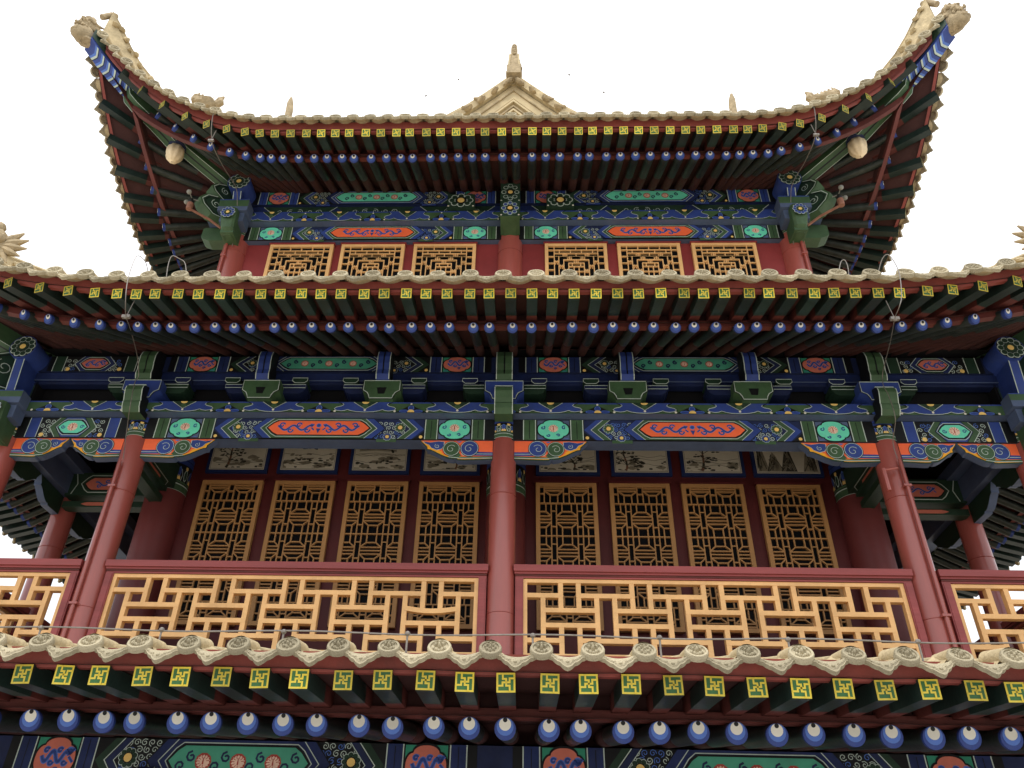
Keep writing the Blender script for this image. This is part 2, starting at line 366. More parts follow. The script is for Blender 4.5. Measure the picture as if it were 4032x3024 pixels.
def dec_side(P, L, H, S, x0, o0, o1):
    a0, a1 = x0+o0, x0+L-o1
    P.rect(a0-.08, a1+.08, 0, H, BLK, 0)
    bc = BLU if S is SCH_A else DGR
    for s in (0, 1):
        mm = (lambda q: a0+q) if s == 0 else (lambda q: a1-q)
        P.rect(mm(0), mm(.17), 0, H, bc, 1); P.rect(mm(0), mm(.01), 0, H, WHT, 2); P.rect(mm(.16), mm(.17), 0, H, WHT, 2)
        P.rect(mm(.17), mm(.5), .004, H-.004, BLK, 1)
        scrolls(P, [(min(mm(.18), mm(.42)), 0), (max(mm(.18), mm(.42)), 0), (max(mm(.18), mm(.42)), H), (min(mm(.18), mm(.42)), H)], .04, WHT, 2)
        P.disc(mm(.24), .04, .034, GLD, 4, 9)
        hc = (a1-a0)/2
        for t, m, l in ((.315, WHT, 3), (.327, GRN if S is SCH_A else DKB, 4), (.405, BLK, 5), (.418, BLU if S is SCH_A else DGR, 6)):
            P.poly([(mm(t+.12), H-.003), (mm(hc), H-.003), (mm(hc), .003), (mm(t+.12), .003), (mm(t), H*.5)], m, l)
    c = (a0+a1)/2; h = (a1-a0)/2-.50
    h = max(h, .22)
    h = .235
    P.line(hexpanel(c-h, c+h, H*.10, H*.90, .12), .009, WHT, 8, True)
    P.poly(hexpanel(c-h*.97, c+h*.97, H*.13, H*.87, .12), BLK, 9); P.poly(hexpanel(c-h*.88, c+h*.88, H*.19, H*.81, .11), S['cart'], 10)
    if S is SCH_A:
        peony(P, c, H*.5, H*.24, 11)
        for q in (-1, 1): P.spiral(c+q*h*.58, H*.5, H*.10, BLU, 11, .013, 1.2, 0, q, 9)
    else: dragon(P, c, H*.5, h*1.2, H*.5, 11, 5)
def dec_frieze(P, a0, a1, H, per, ph=0):
    P.rect(a0, a1, 0, H, GRN, 0); P.rect(a0, a1, H*.88, H, BLU, 1)
    n0 = math.floor((a0-ph)/per)-1; n1 = math.ceil((a1-ph)/per)+1
    cl = lambda x: min(max(x, a0), a1)
    for i in range(n0, n1+1):
        c = ph+i*per
        half = [(.29, 1.0), (.25, .86), (.235, .74), (.26, .60), (.315, .50), (.335, .34), (.31, .19), (.26, .13), (.22, .17), (.19, .27), (.15, .15), (.09, .06), (0, .03)]
        sh = [(c+x*per, y*H) for x, y in half]+[(c-x*per, y*H) for x, y in half[::-1][1:]]
        if c-.34*per > a0 and c+.34*per < a1:
            big = [(c+(x-c)*1.04, y-.012 if y < H*.99 else y) for x, y in sh]
            P.poly(big, BLK, 2); P.poly(sh, BLU, 3); P.line(sh[1:-1], .009, WHT, 4)
            P.poly([(c-.14*per, H), (c+.14*per, H), (c, H*.26)], BLK, 5); P.poly([(c-.12*per, H), (c+.12*per, H), (c, H*.36)], DGR, 6)
            P.line([(c-.13*per, H*.98), (c, H*.30), (c+.13*per, H*.98)], .008, WHT, 7)
            P.disc(c, H*.58, .045, GRN, 8, 10, H*.2); P.disc(c, H-.002, .05, GLD, 9, 8, H*.2, math.pi, 2*math.pi); P.disc(c, H*.2, .018, CRM, 8, 7)
        c2 = c+per/2
        if c2-.2*per > a0 and c2+.2*per < a1:
            P.poly([(c2-.17*per, 0), (c2+.17*per, 0), (c2, H*.72)], BLK, 5)
            P.disc(c2, H*.42, .045, BL2, 6, 10, H*.24); P.disc(c2, H*.42, .035, BLU, 7, 10, H*.2)
            for q in (-1, 1):
                P.disc(c2+q*.1, H*.12, .07, BL2, 6, 10, H*.14); P.disc(c2+q*.1, H*.11, .06, BLU, 7, 10, H*.11); P.disc(c2+q*.175*per, H*.1, .018, CRM, 8, 7)
            P.disc(c2, .002, .05, GLD, 9, 8, H*.26, 0, math.pi); P.disc(c2, H*.80, .016, CRM, 8, 7)
# ------------------------------------------------------------------ eaves
class Eave:
    def __init__(s, **k): s.__dict__.update(k); s.C = s.W+s.F
    def t(s, u): return max(0, (abs(u)-s.us)/(s.C-s.us))
    def we(s, u): return s.W+s.F*min(1.2, s.t(u))**2
    def rise(s, u): return s.R*min(1.1, s.t(u))**s.p
    def rz(s, u, d, curve):
        d = max(d, 0); return s.zt+curve(d)+s.rise(u)*max(0, 1-d/5.0)+.55*min(1, s.t(u))*d/(d+.5)
    def g(s, d): return max(0, 1-d/s.dm)
    def pt(s, k, u, d, z):
        w_ = s.we(u)-d
        if abs(u) > w_: w_ = abs(u)
        dd = s.we(u)-w_
        return SF(k, u, w_, z(dd)+s.rise(u)*s.g(dd))
TOP = Eave(W=7.7, F=.45, us=4.0, R=2.5, p=2.35, dm=3.4, sq=.146, zs=12.20, sl=.43, dr=.66, rr=.080, zd=12.22, sr=.57, dp=2.15, tile=.315, zt=12.50, td=.155, step=.27, disc=.105)
MID = Eave(W=9.6, F=.45, us=4.3, R=2.2, p=2.3, dm=3.4, sq=.1275, zs=6.69, sl=.28, dr=.70, rr=.066, zd=6.672, sr=.57, dp=2.42, tile=.395, zt=6.885, td=.16, step=.255, disc=.100)
LOW = Eave(W=10.5, F=.45, us=5.2, R=2.0, p=2.3, dm=3.4, sq=.147, zs=1.868, sl=.10, dr=.95, rr=.092, zd=1.725, sr=.20, dp=2.6, tile=.398, zt=2.085, td=.16, step=.322, disc=.092)
def fret_end(P, s_):
    h = s_/2
    q = lambda x, y: (-h+x*s_, -h+y*s_)
    P.poly([q(0, 0), q(1, 0), q(1, 1), q(0, 1)], YEL, 0)
    P.poly([q(.10, .10), q(.90, .10), q(.90, .90), q(.10, .90)], FGR, 1)
    g = lambda pts: [q(.1+x*.8, .1+y*.8) for x, y in pts]
    for pts in (g([(.3, 1.02), (.3, .73), (.52, .73), (.52, .30), (.75, .30), (.75, -.02)]), g([(-.02, .30), (.28, .30), (.28, .51), (.75, .51), (.75, .76), (1.02, .76)])):
        for i in range(len(pts)-1):
            (ax, ay), (bx, by) = pts[i], pts[i+1]; w_ = .048*s_
            P.rect(min(ax, bx)-w_, max(ax, bx)+w_, min(ay, by)-w_, max(ay, by)+w_, YEL, 2+i*.35)
def make_flying(s_):
    mb = MB(); h = s_/2
    for y0, y1, m in ((0, .60, RGR), (.60, 1, RRED)):
        e = 0 if m is RGR else .0005
        mb.box(-h+e, h-e, y0, y1, -h+e, h-e, m)
    P = Paint(mb, lambda a, b, l: (a, -.002-l, b), .0015); fret_end(P, s_)
    return mb.mesh('flying_rafter')
def make_round(r):
    big = r > .085
    mb = MB(); n = 18
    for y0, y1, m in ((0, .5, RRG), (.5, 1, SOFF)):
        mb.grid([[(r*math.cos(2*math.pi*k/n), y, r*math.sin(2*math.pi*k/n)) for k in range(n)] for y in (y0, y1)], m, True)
    P = Paint(mb, lambda a, b, l: (a, -l, b), .0015)
    P.disc(0, 0, r, BLU, 0, n); P.disc(0, r*.20, r*.79, BL2 if big else BL3, 1, n); P.disc(0, r*(.40 if big else .42), r*(.56 if big else .49), CRM, 2, n); P.disc(0, r*(.78 if big else .60), r*(.21 if big else .28), BLK, 3, 10)
    mb.grid([[(r*1.004*math.cos(2*math.pi*k/n), y, r*1.004*math.sin(2*math.pi*k/n)) for k in range(n)] for y in (-.001, .02)], BLU, True)
    return mb.mesh('round_rafter', True)
def make_tile_end(r, face=True, tilt=26, rel=1.0):
    """round eave tile: tilted end disc with a relief face, and the first length of barrel tile behind"""
    mb = MB(); n = 22; ti = R(tilt)
    def T(a, b, c):  # disc plane: a right, b up, c outward (towards -y, leaning back)
        return (a, -c*math.cos(ti)+b*math.sin(ti), b*math.cos(ti)+c*math.sin(ti))
    prof = [(0, .012), (.62, .012), (.72, .010), (.76, .022), (.93, .022), (1.0, .010), (1.0, -.030), (.8, -.032)]
    rows = [[T(r*q*math.cos(2*math.pi*k/n), r*q*math.sin(2*math.pi*k/n), c) for k in range(n)] for q, c in prof]
    mb.grid(rows, TILP, True)
    def bump(a, b, ra, rb, h):
        rows = []
        for q, c in ((1, 0), (.75, .7), (.4, .95), (.02, 1)):
            rows.append([T(r*(a+ra*q*math.cos(2*math.pi*k/8)), r*(b+rb*q*math.sin(2*math.pi*k/8)), .010+h*c*r*rel) for k in range(8)])
        mb.grid(rows, TILP, True)
    if face:
        for q in (-1, 1):
            bump(q*.30, .12, .17, .10, .20); bump(q*.30, .34, .24, .07, .16); bump(q*.45, -.22, .14, .16, .14)
        bump(0, .0, .11, .24, .28); bump(0, -.12, .17, .09, .26)
        for i in range(7): bump(-.48+.16*i, -.52+.05*abs(i-3), .07, .13, .14)
        bump(0, .58, .16, .12, .16)
    else:
        for i in range(8): bump(.42*math.cos(i*math.pi/4), .42*math.sin(i*math.pi/4), .15, .15, .16)
        bump(0, 0, .16, .16, .2)
    # barrel
    rb = r*.86
    rows = []
    for y in (.02, .34):
        rows.append([(rb*math.cos(a), y, rb*math.sin(a)+y*.18) for a in [R(-20+220*k/12) for k in range(13)]])
    mb.grid(rows, TILE)
    return mb.mesh('tile_end', True)
def make_drip(pitch, h):
    """leaf shaped drip tile"""
    mb = MB(); ti = R(30); W2 = pitch*.43
    def T(a, b, c): return (a, -c*math.cos(ti)+b*math.sin(ti), b*math.cos(ti)+c*math.sin(ti))
    top = []; bot = []
    n = 18
    for i in range(n+1):
        a = -1+2*i/n; x = a*W2
        top.append((x, -.50*h*(1-a*a)*.9+.02))
        sc_ = .07*h*abs(math.sin(i*math.pi/3))
        bot.append((x, -.28*h-.72*h*(1-abs(a))**1.15-.0-sc_+.22*h*abs(a)))
    for c, m in ((.014, TILP), (-.026, TILP)): mb.grid([[T(x, y, c) for x, y in top], [T(x, y, c) for x, y in bot]], m)
    mb.grid([[T(x, y, .014) for x, y in bot], [T(x, y, -.026) for x, y in bot]], TILP)
    mb.grid([[T(x, y, .014) for x, y in top], [T(x, y, -.026) for x, y in top]], TILP)
    # raised rim and knobs
    mb.grid([[T(x*.93, y*.86-.004, .0145) for x, y in bot], [T(x*.9, y*.80, .024) for x, y in bot], [T(x*.84, y*.74, .0145) for x, y in bot]], TILP)
    for a, b, rr in ((0, -.62, .10), (-.28, -.52, .08), (.28, -.52, .08), (-.55, -.34, .06), (.55, -.34, .06)):
        rows = [[T(a*W2+rr*h*q*math.cos(k*math.pi/4), b*h+rr*h*q*math.sin(k*math.pi/4), .014+cc) for k in range(8)] for q, cc in ((1, 0), (.7, .010), (.05, .013))]
        mb.grid(rows, TILP, True)
    # pan behind
    mb.grid([[T(x, y, -.02) for x, y in top], [(x*.95, .30, y+.10) for x, y in top]], TILE)
    return mb.mesh('drip_tile', False)
FLY_N = {}; STUFF = {'flying_rafter': [], 'round_rafter': [], 'tile_end': [], 'drip_tile': []}
def add_mesh(mb, me, M):
    n = len(mb.v); mb.v += [tuple(M @ v.co) for v in me.vertices]
    mm = [mb.mi(x) for x in me.materials]
    for p in me.polygons: mb.f.append(tuple(n+i for i in p.vertices)); mb.m.append(mm[p.material_index])
def frame_to(P0, P1, roll=0):
    P0, P1 = Vector(P0), Vector(P1); y = (P1-P0); L = y.length; y.normalize()
    x = y.cross(Vector((0, 0, 1))).normalized(); z = x.cross(y)
    if roll: x, z = x*math.cos(roll)+z*math.sin(roll), -x*math.sin(roll)+z*math.cos(roll)
    return Matrix(((x.x, y.x*L, z.x, P0.x), (x.y, y.y*L, z.y, P0.y), (x.z, y.z*L, z.z, P0.z), (0, 0, 0, 1)))
def smoothset(mb, ang=38): pass
SB = {k: MB() for k in STUFF}
def put(name, me, M, roof, indiv):
    if indiv:
        o = bpy.data.objects.new(name, me); COL.objects.link(o); o.parent = roof
        o.matrix_local = Matrix.Translation((-OFF[0], -OFF[1], -OFF[2])) @ M
    else: add_mesh(SB[name], me, M)
def build_eave(E, roof, vis_r, vis_t, w_in, roofz, hipd):
    """rafters, boards, tiles for all four sides of one roof; vis_* = reach on the front side built as separate parts"""
    fly, rnd = make_flying(E.sq), make_round(E.rr)
    tl_, re_ = (38, 1.7) if E is LOW else (24, 1.2)
    tf, td_, dr = make_tile_end(E.disc, True, tl_, re_), make_tile_end(E.disc, False, tl_, re_), make_drip(E.tile, E.td)
    us = []; u = E.step/2; st = E.step
    while u < E.C-.42:
        us.append(u); u += st
        if u > E.us+.4: st = min(st*1.12, E.step*1.75)
    board = MB()
    rj = random.Random(3)
    cp = E.W-E.dp
    for k in range(4):
        LA, LB = [], []
        for uu0 in [-E.C]+[-u for u in us[::-1]]+us+[E.C]:
            if True:
                sg = 1 if uu0 > 0 else -1; u = abs(uu0)
                jit = rj.uniform(-.022, .022) if u < E.C else 0
                uu = sg*u+jit
                tt = E.t(uu)
                # root converges near the corner
                U1 = min(E.us+.15, cp-1.1)
                au = abs(uu)
                root = uu if au < U1 else math.copysign(U1+(au-U1)/(E.C-U1)*(cp-U1)*.98, uu)
                lerp = lambda f: uu+(root-uu)*f
                d1 = E.dr+.12
                P0 = SF(k, uu, E.we(uu)-.01, E.zs+E.rise(uu)*E.g(0)+rj.uniform(-.006, .006))
                f1 = d1/E.dp
                P1 = SF(k, lerp(f1), E.we(uu)+(cp-E.we(uu))*f1, E.zs+E.sl*d1+E.rise(uu)*(1-f1))
                ind = (k == 0 and abs(uu) < vis_r)
                up_ = lambda a, b, n_, dz: [tuple(Vector(a)+(Vector(b)-Vector(a))*j/n_+Vector((0, 0, dz))) for j in range(n_+1)]
                LA.append(up_(P0, P1, 3, E.sq*.5*math.sqrt(1+E.sl**2)+.012))
                if u < E.C: put('flying_rafter', fly, frame_to(P0, P1, rj.uniform(-.03, .03)), roof, ind)
                f0 = (E.dr-.07)/E.dp
                u0 = lerp(f0)+rj.uniform(-.02, .02)
                Q0 = SF(k, u0, E.we(uu)+(cp-E.we(uu))*f0, E.zd+E.rise(uu)*(1-f0)+rj.uniform(-.008, .008))
                Q1 = SF(k, root, cp-.12 if u < E.C else cp, E.zd+E.sr*(E.dp-E.dr+.12))
                LB.append(up_(Q0, Q1, 4, E.rr*math.sqrt(1+E.sr**2)+.012)[0 if u < 0 else 0:])
                if u < E.C: put('round_rafter', rnd, frame_to(Q0, Q1, sg*tt*1.0 if k == 0 else 0), roof, ind)
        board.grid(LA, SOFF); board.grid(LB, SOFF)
        # boards along the eave
        N = int(2*E.C/.14); uu_ = [-E.C+2*E.C*i/N for i in range(N+1)]
        zt_sq = E.zs+E.sq*.5+.012; ztb = E.zt-.075
        board.grid([[SF(k, u, E.we(u)-.045+.0, zt_sq-.02+E.rise(u)) for u in uu_], [SF(k, u, E.we(u)-.01, ztb+.075+E.rise(u)) for u in uu_]], FRED)
        board.grid([[SF(k, u, E.we(u)-.045, zt_sq-.02+E.rise(u)) for u in uu_], [SF(k, u, E.we(u)-.10, zt_sq-.02+E.rise(u)) for u in uu_]], FRED)
        f0 = lambda dd: E.zs+E.sl*dd-E.sq*.5+.014
        zb0 = E.zd+E.rr+.004
        bz = lambda dd: f0(dd)
        board.grid([[E.pt(k, u, d, lambda dd, q=q: (f0(dd)+.01) if q else min(zb0+.01, f0(dd)-.02)) for u in uu_] for d, q in ((E.dr+.07, 1), (E.dr+.005, 1), (E.dr+.005, 0), (E.dr+.09, 0))], LRED)
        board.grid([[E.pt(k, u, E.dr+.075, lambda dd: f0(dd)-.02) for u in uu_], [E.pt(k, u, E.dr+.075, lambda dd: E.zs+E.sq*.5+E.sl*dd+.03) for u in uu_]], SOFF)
    part(board, 'eave_board', roof)
    # tiles
    for k in range(4):
        nt_ = int((E.C-.15)/E.tile)
        for i in range(-nt_, nt_+1):
            u = i*E.tile+.03
            s_ = (E.rise(u+.05)-E.rise(u-.05))/.1
            fl = math.atan((E.we(u+.05)-E.we(u-.05))/.1)
            P = SF(k, u, E.we(u)+.115, E.zt+E.rise(u))
            rz = Matrix.Rotation(k*math.pi/2-fl, 4, 'Z') @ Matrix.Rotation(-math.atan(s_), 4, 'Y')
            jit = Matrix.Rotation(rj.uniform(-.06, .06), 4, 'Y') @ Matrix.Rotation(rj.uniform(-.05, .05), 4, 'X')
            ind = (k == 0 and abs(u) < vis_t)
            sc_ = Matrix.Scale(rj.uniform(.95, 1.05), 4)
            put('tile_end', td_ if (i == 0 or i % 7 == 3) and E is LOW or rj.random() < .12 else tf, Matrix.Translation(P) @ rz @ jit @ sc_, roof, ind)
            u2 = u+E.tile/2
            if abs(u2) < E.C-.1:
                s2 = (E.rise(u2+.05)-E.rise(u2-.05))/.1
                fl = math.atan((E.we(u2+.05)-E.we(u2-.05))/.1)
                P = SF(k, u2, E.we(u2)+.115, E.zt-.025+E.rise(u2)+rj.uniform(-.006, .006))
                put('drip_tile', dr, Matrix.Translation(P) @ Matrix.Rotation(k*math.pi/2-fl, 4, 'Z') @ Matrix.Rotation(-math.atan(s2), 4, 'Y') @ jit, roof, ind)
def roof_cover(E, w_in, curve, gable=None):
    """corrugated tile covering; curve(d) gives the height above the eave"""
    mb = MB()
    for k in range(4):
        wi = w_in if (gable is None or k in (0, 2)) else 0.0
        nt_ = int((E.C-.1)/E.tile)
        for i in range(-nt_-1, nt_+1):
            ua = i*E.tile+.03
            cols = []
            for q in range(9):
                u = ua+E.tile*q/8
                hgt = E.disc*.82*max(0, math.cos(q*math.pi/4))**.6 if q in (0, 1, 7, 8) else 0
                if q in (3, 4, 5): hgt = -.02
                uc = max(-E.C+.02, min(E.C-.02, u)); row = []
                w0 = E.we(uc)+.05; w1 = max(wi, abs(uc))
                if gable and k in (1, 3) and abs(uc) < gable: w1 = 0
                w1 = min(w1, w0-.01)
                for j in range(10):
                    w_ = w0+(w1-w0)*j/9; d = E.we(uc)-w_
                    row.append(SF(k, uc, w_, E.rz(uc, d, curve)-.03+hgt))
                cols.append(row)
            mb.grid(cols, TILE)
    return mb
def hip_ridge(E, curve, c_in, roof, lab=None, skip=()):
    for k in range(4):
        mb = MB(); pts = []
        c0 = E.C-.12
        n = 16
        for j in range(n+1):
            c = c0+(c_in-c0)*j/n; d = E.we(c)-c
            z = E.rz(c, d, curve)
            # upturned end
            z += .02+.42*max(0, 1-j/3.2)**1.6
            pts.append((c, z))
        lift = [.42*max(0, 1-j/3.2)**1.6 for j in range(n+1)]
        rows = []
        prof = [(-.13, -.12), (-.13, .10), (-.10, .12), (-.10, .26), (-.12, .29), (-.06, .36), (.06, .36), (.12, .29), (.10, .26), (.10, .12), (.13, .10), (.13, -.12)]
        for j, (c, z) in enumerate(pts):
            e = .8 if j == 0 else 1
            row = []
            for a, b in prof:
                du, dw = a*e*.707, -a*e*.707
                p = SF(k, c+du, c+dw, z+(b*e if b > 0 else b-lift[j])); row.append(p)
            rows.append(row)
        mb.grid(rows, TILE); mb.poly(rows[0], TILE); mb.poly(rows[-1], TILE)
        rq = random.Random(9)
        for j in range(1, 26):
            f = j/26*n*.8; i0 = int(f); c = pts[i0][0]+(pts[i0+1][0]-pts[i0][0])*(f-i0); z = pts[i0][1]+(pts[i0+1][1]-pts[i0][1])*(f-i0)
            for q in (-1, 1):
                mb.blob(SF(k, c+q*.10, c-q*.10, z+rq.uniform(.02, .3)), rq.uniform(.05, .09), rq.uniform(.05, .09), rq.uniform(.03, .06), TILE, 7, 4, .25)
        c, z = pts[0]
        mb.tube([SF(k, c+.09, c+.09, z-.02), SF(k, c-.01, c-.01, z+.22)], .06, STAT, 12)
        mb.blob(SF(k, c-.05, c-.05, z+.25), .06, .06, .06, STAT, 10, 6)
        part(mb, 'hip_ridge', roof)
# ---- roof shapes
ct = lambda d: .228*d+.0618*d*d
cm = lambda d: .50*d+.025*d*d
cl_ = lambda d: .27*d+.004*d*d
rt = part(roof_cover(TOP, 4.75, ct, 4.75), 'roof', label='topmost roof with steep upturned corners and a front gable')
rm = part(roof_cover(MID, 5.6, cm), 'roof', label='middle roof skirting the upper storey')
rl = part(roof_cover(LOW, 7.25, cl_), 'roof', label='lowest roof just below the balustrade')
build_eave(LOW, rl, 4.5, 4.1, 7.3, cl_, 0)
build_eave(MID, rm, 5.45, 6.3, 5.6, cm, 0)
build_eave(TOP, rt, 3.8, 7.6, 4.75, ct, 0)
for k_, mb in SB.items():
    if mb.f: part(mb, k_, smooth=(k_ in ('round_rafter', 'tile_end')), kind='stuff')
hip_ridge(TOP, ct, 4.9, rt); hip_ridge(MID, cm, 5.75, rm); hip_ridge(LOW, cl_, 7.4, rl)
# ------------------------------------------------------------------ corner beams with lotus pendants
def corner_beams(E, cz, roof, pend=True):
    """cz: list giving the two stacked beams in (c, z-bottom)"""
    for k in range(4):
        D = lambda c, a, z: SF(k, c+a*.707, c-a*.707, z)
        mb = MB(); pl = cz['low']
        rows = [[D(c, -.14, z), D(c, .14, z), D(c, .14, z+.26), D(c, -.14, z+.26)] for c, z in pl]
        mb.grid(rows, GRN, True); mb.poly(rows[-1], GRN); mb.poly(rows[0], GRN)
        for a in (-.1415, .1305):
            for r0 in range(len(pl)-1):
                c, z = pl[r0]; c2, z2 = pl[r0+1]
                mb.poly([D(c, a, z-.003), D(c, a+.011, z-.003), D(c2, a+.011, z2-.003), D(c2, a, z2-.003)], WHT)
        for r0 in range(len(pl)-1):
            c, z = pl[r0]; c2, z2 = pl[r0+1]
            mb.poly([D(c, -.018, z-.003), D(c, .018, z-.003), D(c2, .018, z2-.003), D(c2, -.018, z2-.003)], BLK)
        part(mb, 'corner_beam', roof)
        mb = MB(); pu = cz['up']; n = len(pu)
        rows = [[D(c, -.165, z), D(c, .165, z), D(c, .165, z+.24), D(c, -.165, z+.24)] for c, z in pu]
        mb.grid(rows, BLU, True); mb.poly(rows[-1], BLU); mb.poly(rows[0], BLU)
        mb.grid([[D(c, a, z+.05+b) for (c, z) in pu] for a, b in ((-.18, 0), (-.18, .25))], DGR); mb.grid([[D(c, a, z+.05+b) for (c, z) in pu] for a, b in ((.18, 0), (.18, .25))], DGR)
        # scale bands on the underside
        L = []
        for j in range(n-1):
            c, z = pu[j]; c2, z2 = pu[j+1]; m_ = 4
            for q in range(m_): L.append((c+(c2-c)*q/m_, z+(z2-z)*q/m_))
        def at(f):
            x = f*(len(L)-1); i = min(int(x), len(L)-2); t = x-i
            return L[i][0]+(L[i+1][0]-L[i][0])*t, L[i][1]+(L[i+1][1]-L[i][1])*t
        for q in range(7):
            f = .08+.128*q
            for (o, w_, m, l) in ((0, .030, BLK, .003), (.012, .030, WHT, .005), (.026, .05, BL2, .004)):
                sh = [(-.165, .0), (-.10, -.02), (-.06, -.03), (0, -.045), (.06, -.03), (.10, -.02), (.165, 0)]
                A = []; B = []
                for a, dd in sh:
                    c, z = at(min(1, f+o+dd+.045)); A.append(D(c, a, z-l)); c, z = at(min(1, f+o+w_+dd+.045)); B.append(D(c, a, z-l))
                mb.grid([A, B], m)
        part(mb, 'corner_beam', roof, label='blue scale painted tip beam')
        if pend:
            c, z = cz['pend']; mb = MB(); X, Y, _ = D(c, 0, 0)
            mb.lathe([(.0, .40), (.15, .40), (.175, .30), (.175, .17), (.14, .13)], (X, Y, z), NAV, 16)
            mb.lathe([(.179, .18), (.179, .20)], (X, Y, z), WHT, 16)
            mb.lathe([(.178, .24), (.178, .25)], (X, Y, z), BL2, 16)
            n_ = 40; rows = []
            for r_, zz in ((.12, .15), (.155, .10), (.17, .01), (.16, -.09), (.125, -.18), (.075, -.24), (.01, -.265)):
                rows.append([(X+(r_*(1+.06*math.cos(8*2*math.pi*j/n_)))*math.cos(2*math.pi*j/n_), Y+(r_*(1+.06*math.cos(8*2*math.pi*j/n_)))*math.sin(2*math.pi*j/n_), z+zz) for j in range(n_)])
            mb.grid(rows, BUD, True); part(mb, 'lotus_pendant', roof, smooth=True)
corner_beams(TOP, dict(low=[(5.35, 12.78), (5.8, 12.98), (6.35, 13.17), (6.62, 13.27), (6.68, 13.20), (7.0, 13.42), (7.3, 13.58), (7.42, 13.68), (7.46, 13.82)],
                       up=[(7.30, 13.74), (7.5, 13.86), (7.7, 14.0), (7.9, 14.17), (8.12, 14.40)], pend=(6.60, 13.05)), rt)
corner_beams(MID, dict(low=[(7.0, 7.35), (7.8, 7.55), (8.5, 7.72), (8.9, 7.88), (9.2, 8.0), (9.3, 8.15)], up=[(9.15, 8.1), (9.4, 8.22), (9.6, 8.36), (9.8, 8.55), (10.0, 8.75)], pend=(8.5, 7.5)), rm)
# ------------------------------------------------------------------ gable and ridge of the top roof
def gable():
    mb = MB(); gw = 4.7; yk = CYC-gw
    zr = lambda x: TOP.zt+ct(TOP.W-abs(x)) # roof line at |x|
    xs = [gw*i/20 for i in range(21)]
    for sgn, y in ((1, yk), (-1, CYC+gw)):
        top = [(x, zr(x)-.05) for x in [-a for a in xs[::-1]]+xs[1:]]
        base = TOP.zt+ct(TOP.W-gw)-.3
        mb.poly([(x, y, z) for x, z in top]+[(top[-1][0], y, base-.4), (top[0][0], y, base-.4)], GAB)
        part(mb, 'gable', rt, label='plain pale stone gable under the ridge end'); mb = MB()
    # raised chevron courses
    mb = MB(); apex = zr(0)-.05; yk2 = yk
    for drop, wd, pro, m in ((.24, .03, .04, STAT), (.56, .04, .05, GAB), (.68, .06, .08, GAB), (.86, .03, .04, STAT), (1.0, .05, .06, GAB), (1.16, .03, .03, STAT)):
        for q in (-1, 1):
            L = [(q*x, zr(x)-.05-drop-(.02*x)) for x in [i*.25 for i in range(0, 15)]]
            a = [(x, yk2-pro, z) for x, z in L]; b = [(x, yk2-pro, z-wd*1.3) for x, z in L]
            mb.grid([[(x, yk2+.01, z) for x, z in L], a, b, [(x, yk2+.01, z-wd*1.3) for x, z in L]], m)
    part(mb, 'gable_moulding', rt)
    # verge ridge with overlapping rough tile lumps
    for sy, y in ((-1, yk), (1, CYC+gw)):
        for q in (-1, 1):
            mb = MB(); xs2 = [i*.35 for i in range(0, 15)]
            rows = []
            for x in xs2:
                z = zr(x)
                rows.append([(q*x, y+sy*.10, z-.02), (q*x, y+sy*.13, z+.24), (q*x, y+sy*.10, z+.31), (q*x, y-sy*.06, z+.31), (q*x, y-sy*.12, z+.24), (q*x, y-sy*.12, z-.02)])
            mb.grid(rows, TILE, True)
            rr = random.Random(5)
            x = .14
            while x < 4.6:
                z = zr(x); sl = 0
                rot = Matrix.Rotation(-sl if q > 0 else -sl, 3, 'Y')
                mb.blob((q*x, y+sy*.20, z-.06+rr.uniform(-.03, .03)), rr.uniform(.13, .20), .10, rr.uniform(.035, .06), STAT, 9, 5, .16, Matrix.Rotation(math.atan(.228+.1236*(TOP.W-x))*q, 3, 'Y'))
                if rr.random() < .6: mb.blob((q*(x+.1), y+sy*.14, z+.06), .10, .05, .05, STAT, 8, 5, .3)
                x += rr.uniform(.24, .34)
            part(mb, 'verge_ridge', rt)
    mb = MB(); zt = zr(0)
    mb.box(-.16, .16, CYC-gw-.05, CYC+gw+.05, zt-.1, zt+.38, TILE); mb.box(-.2, .2, CYC-gw-.05, CYC+gw+.05, zt+.38, zt+.46, TILE)
    part(mb, 'main_ridge', rt)
    return zt, yk
ZR, YG = gable()
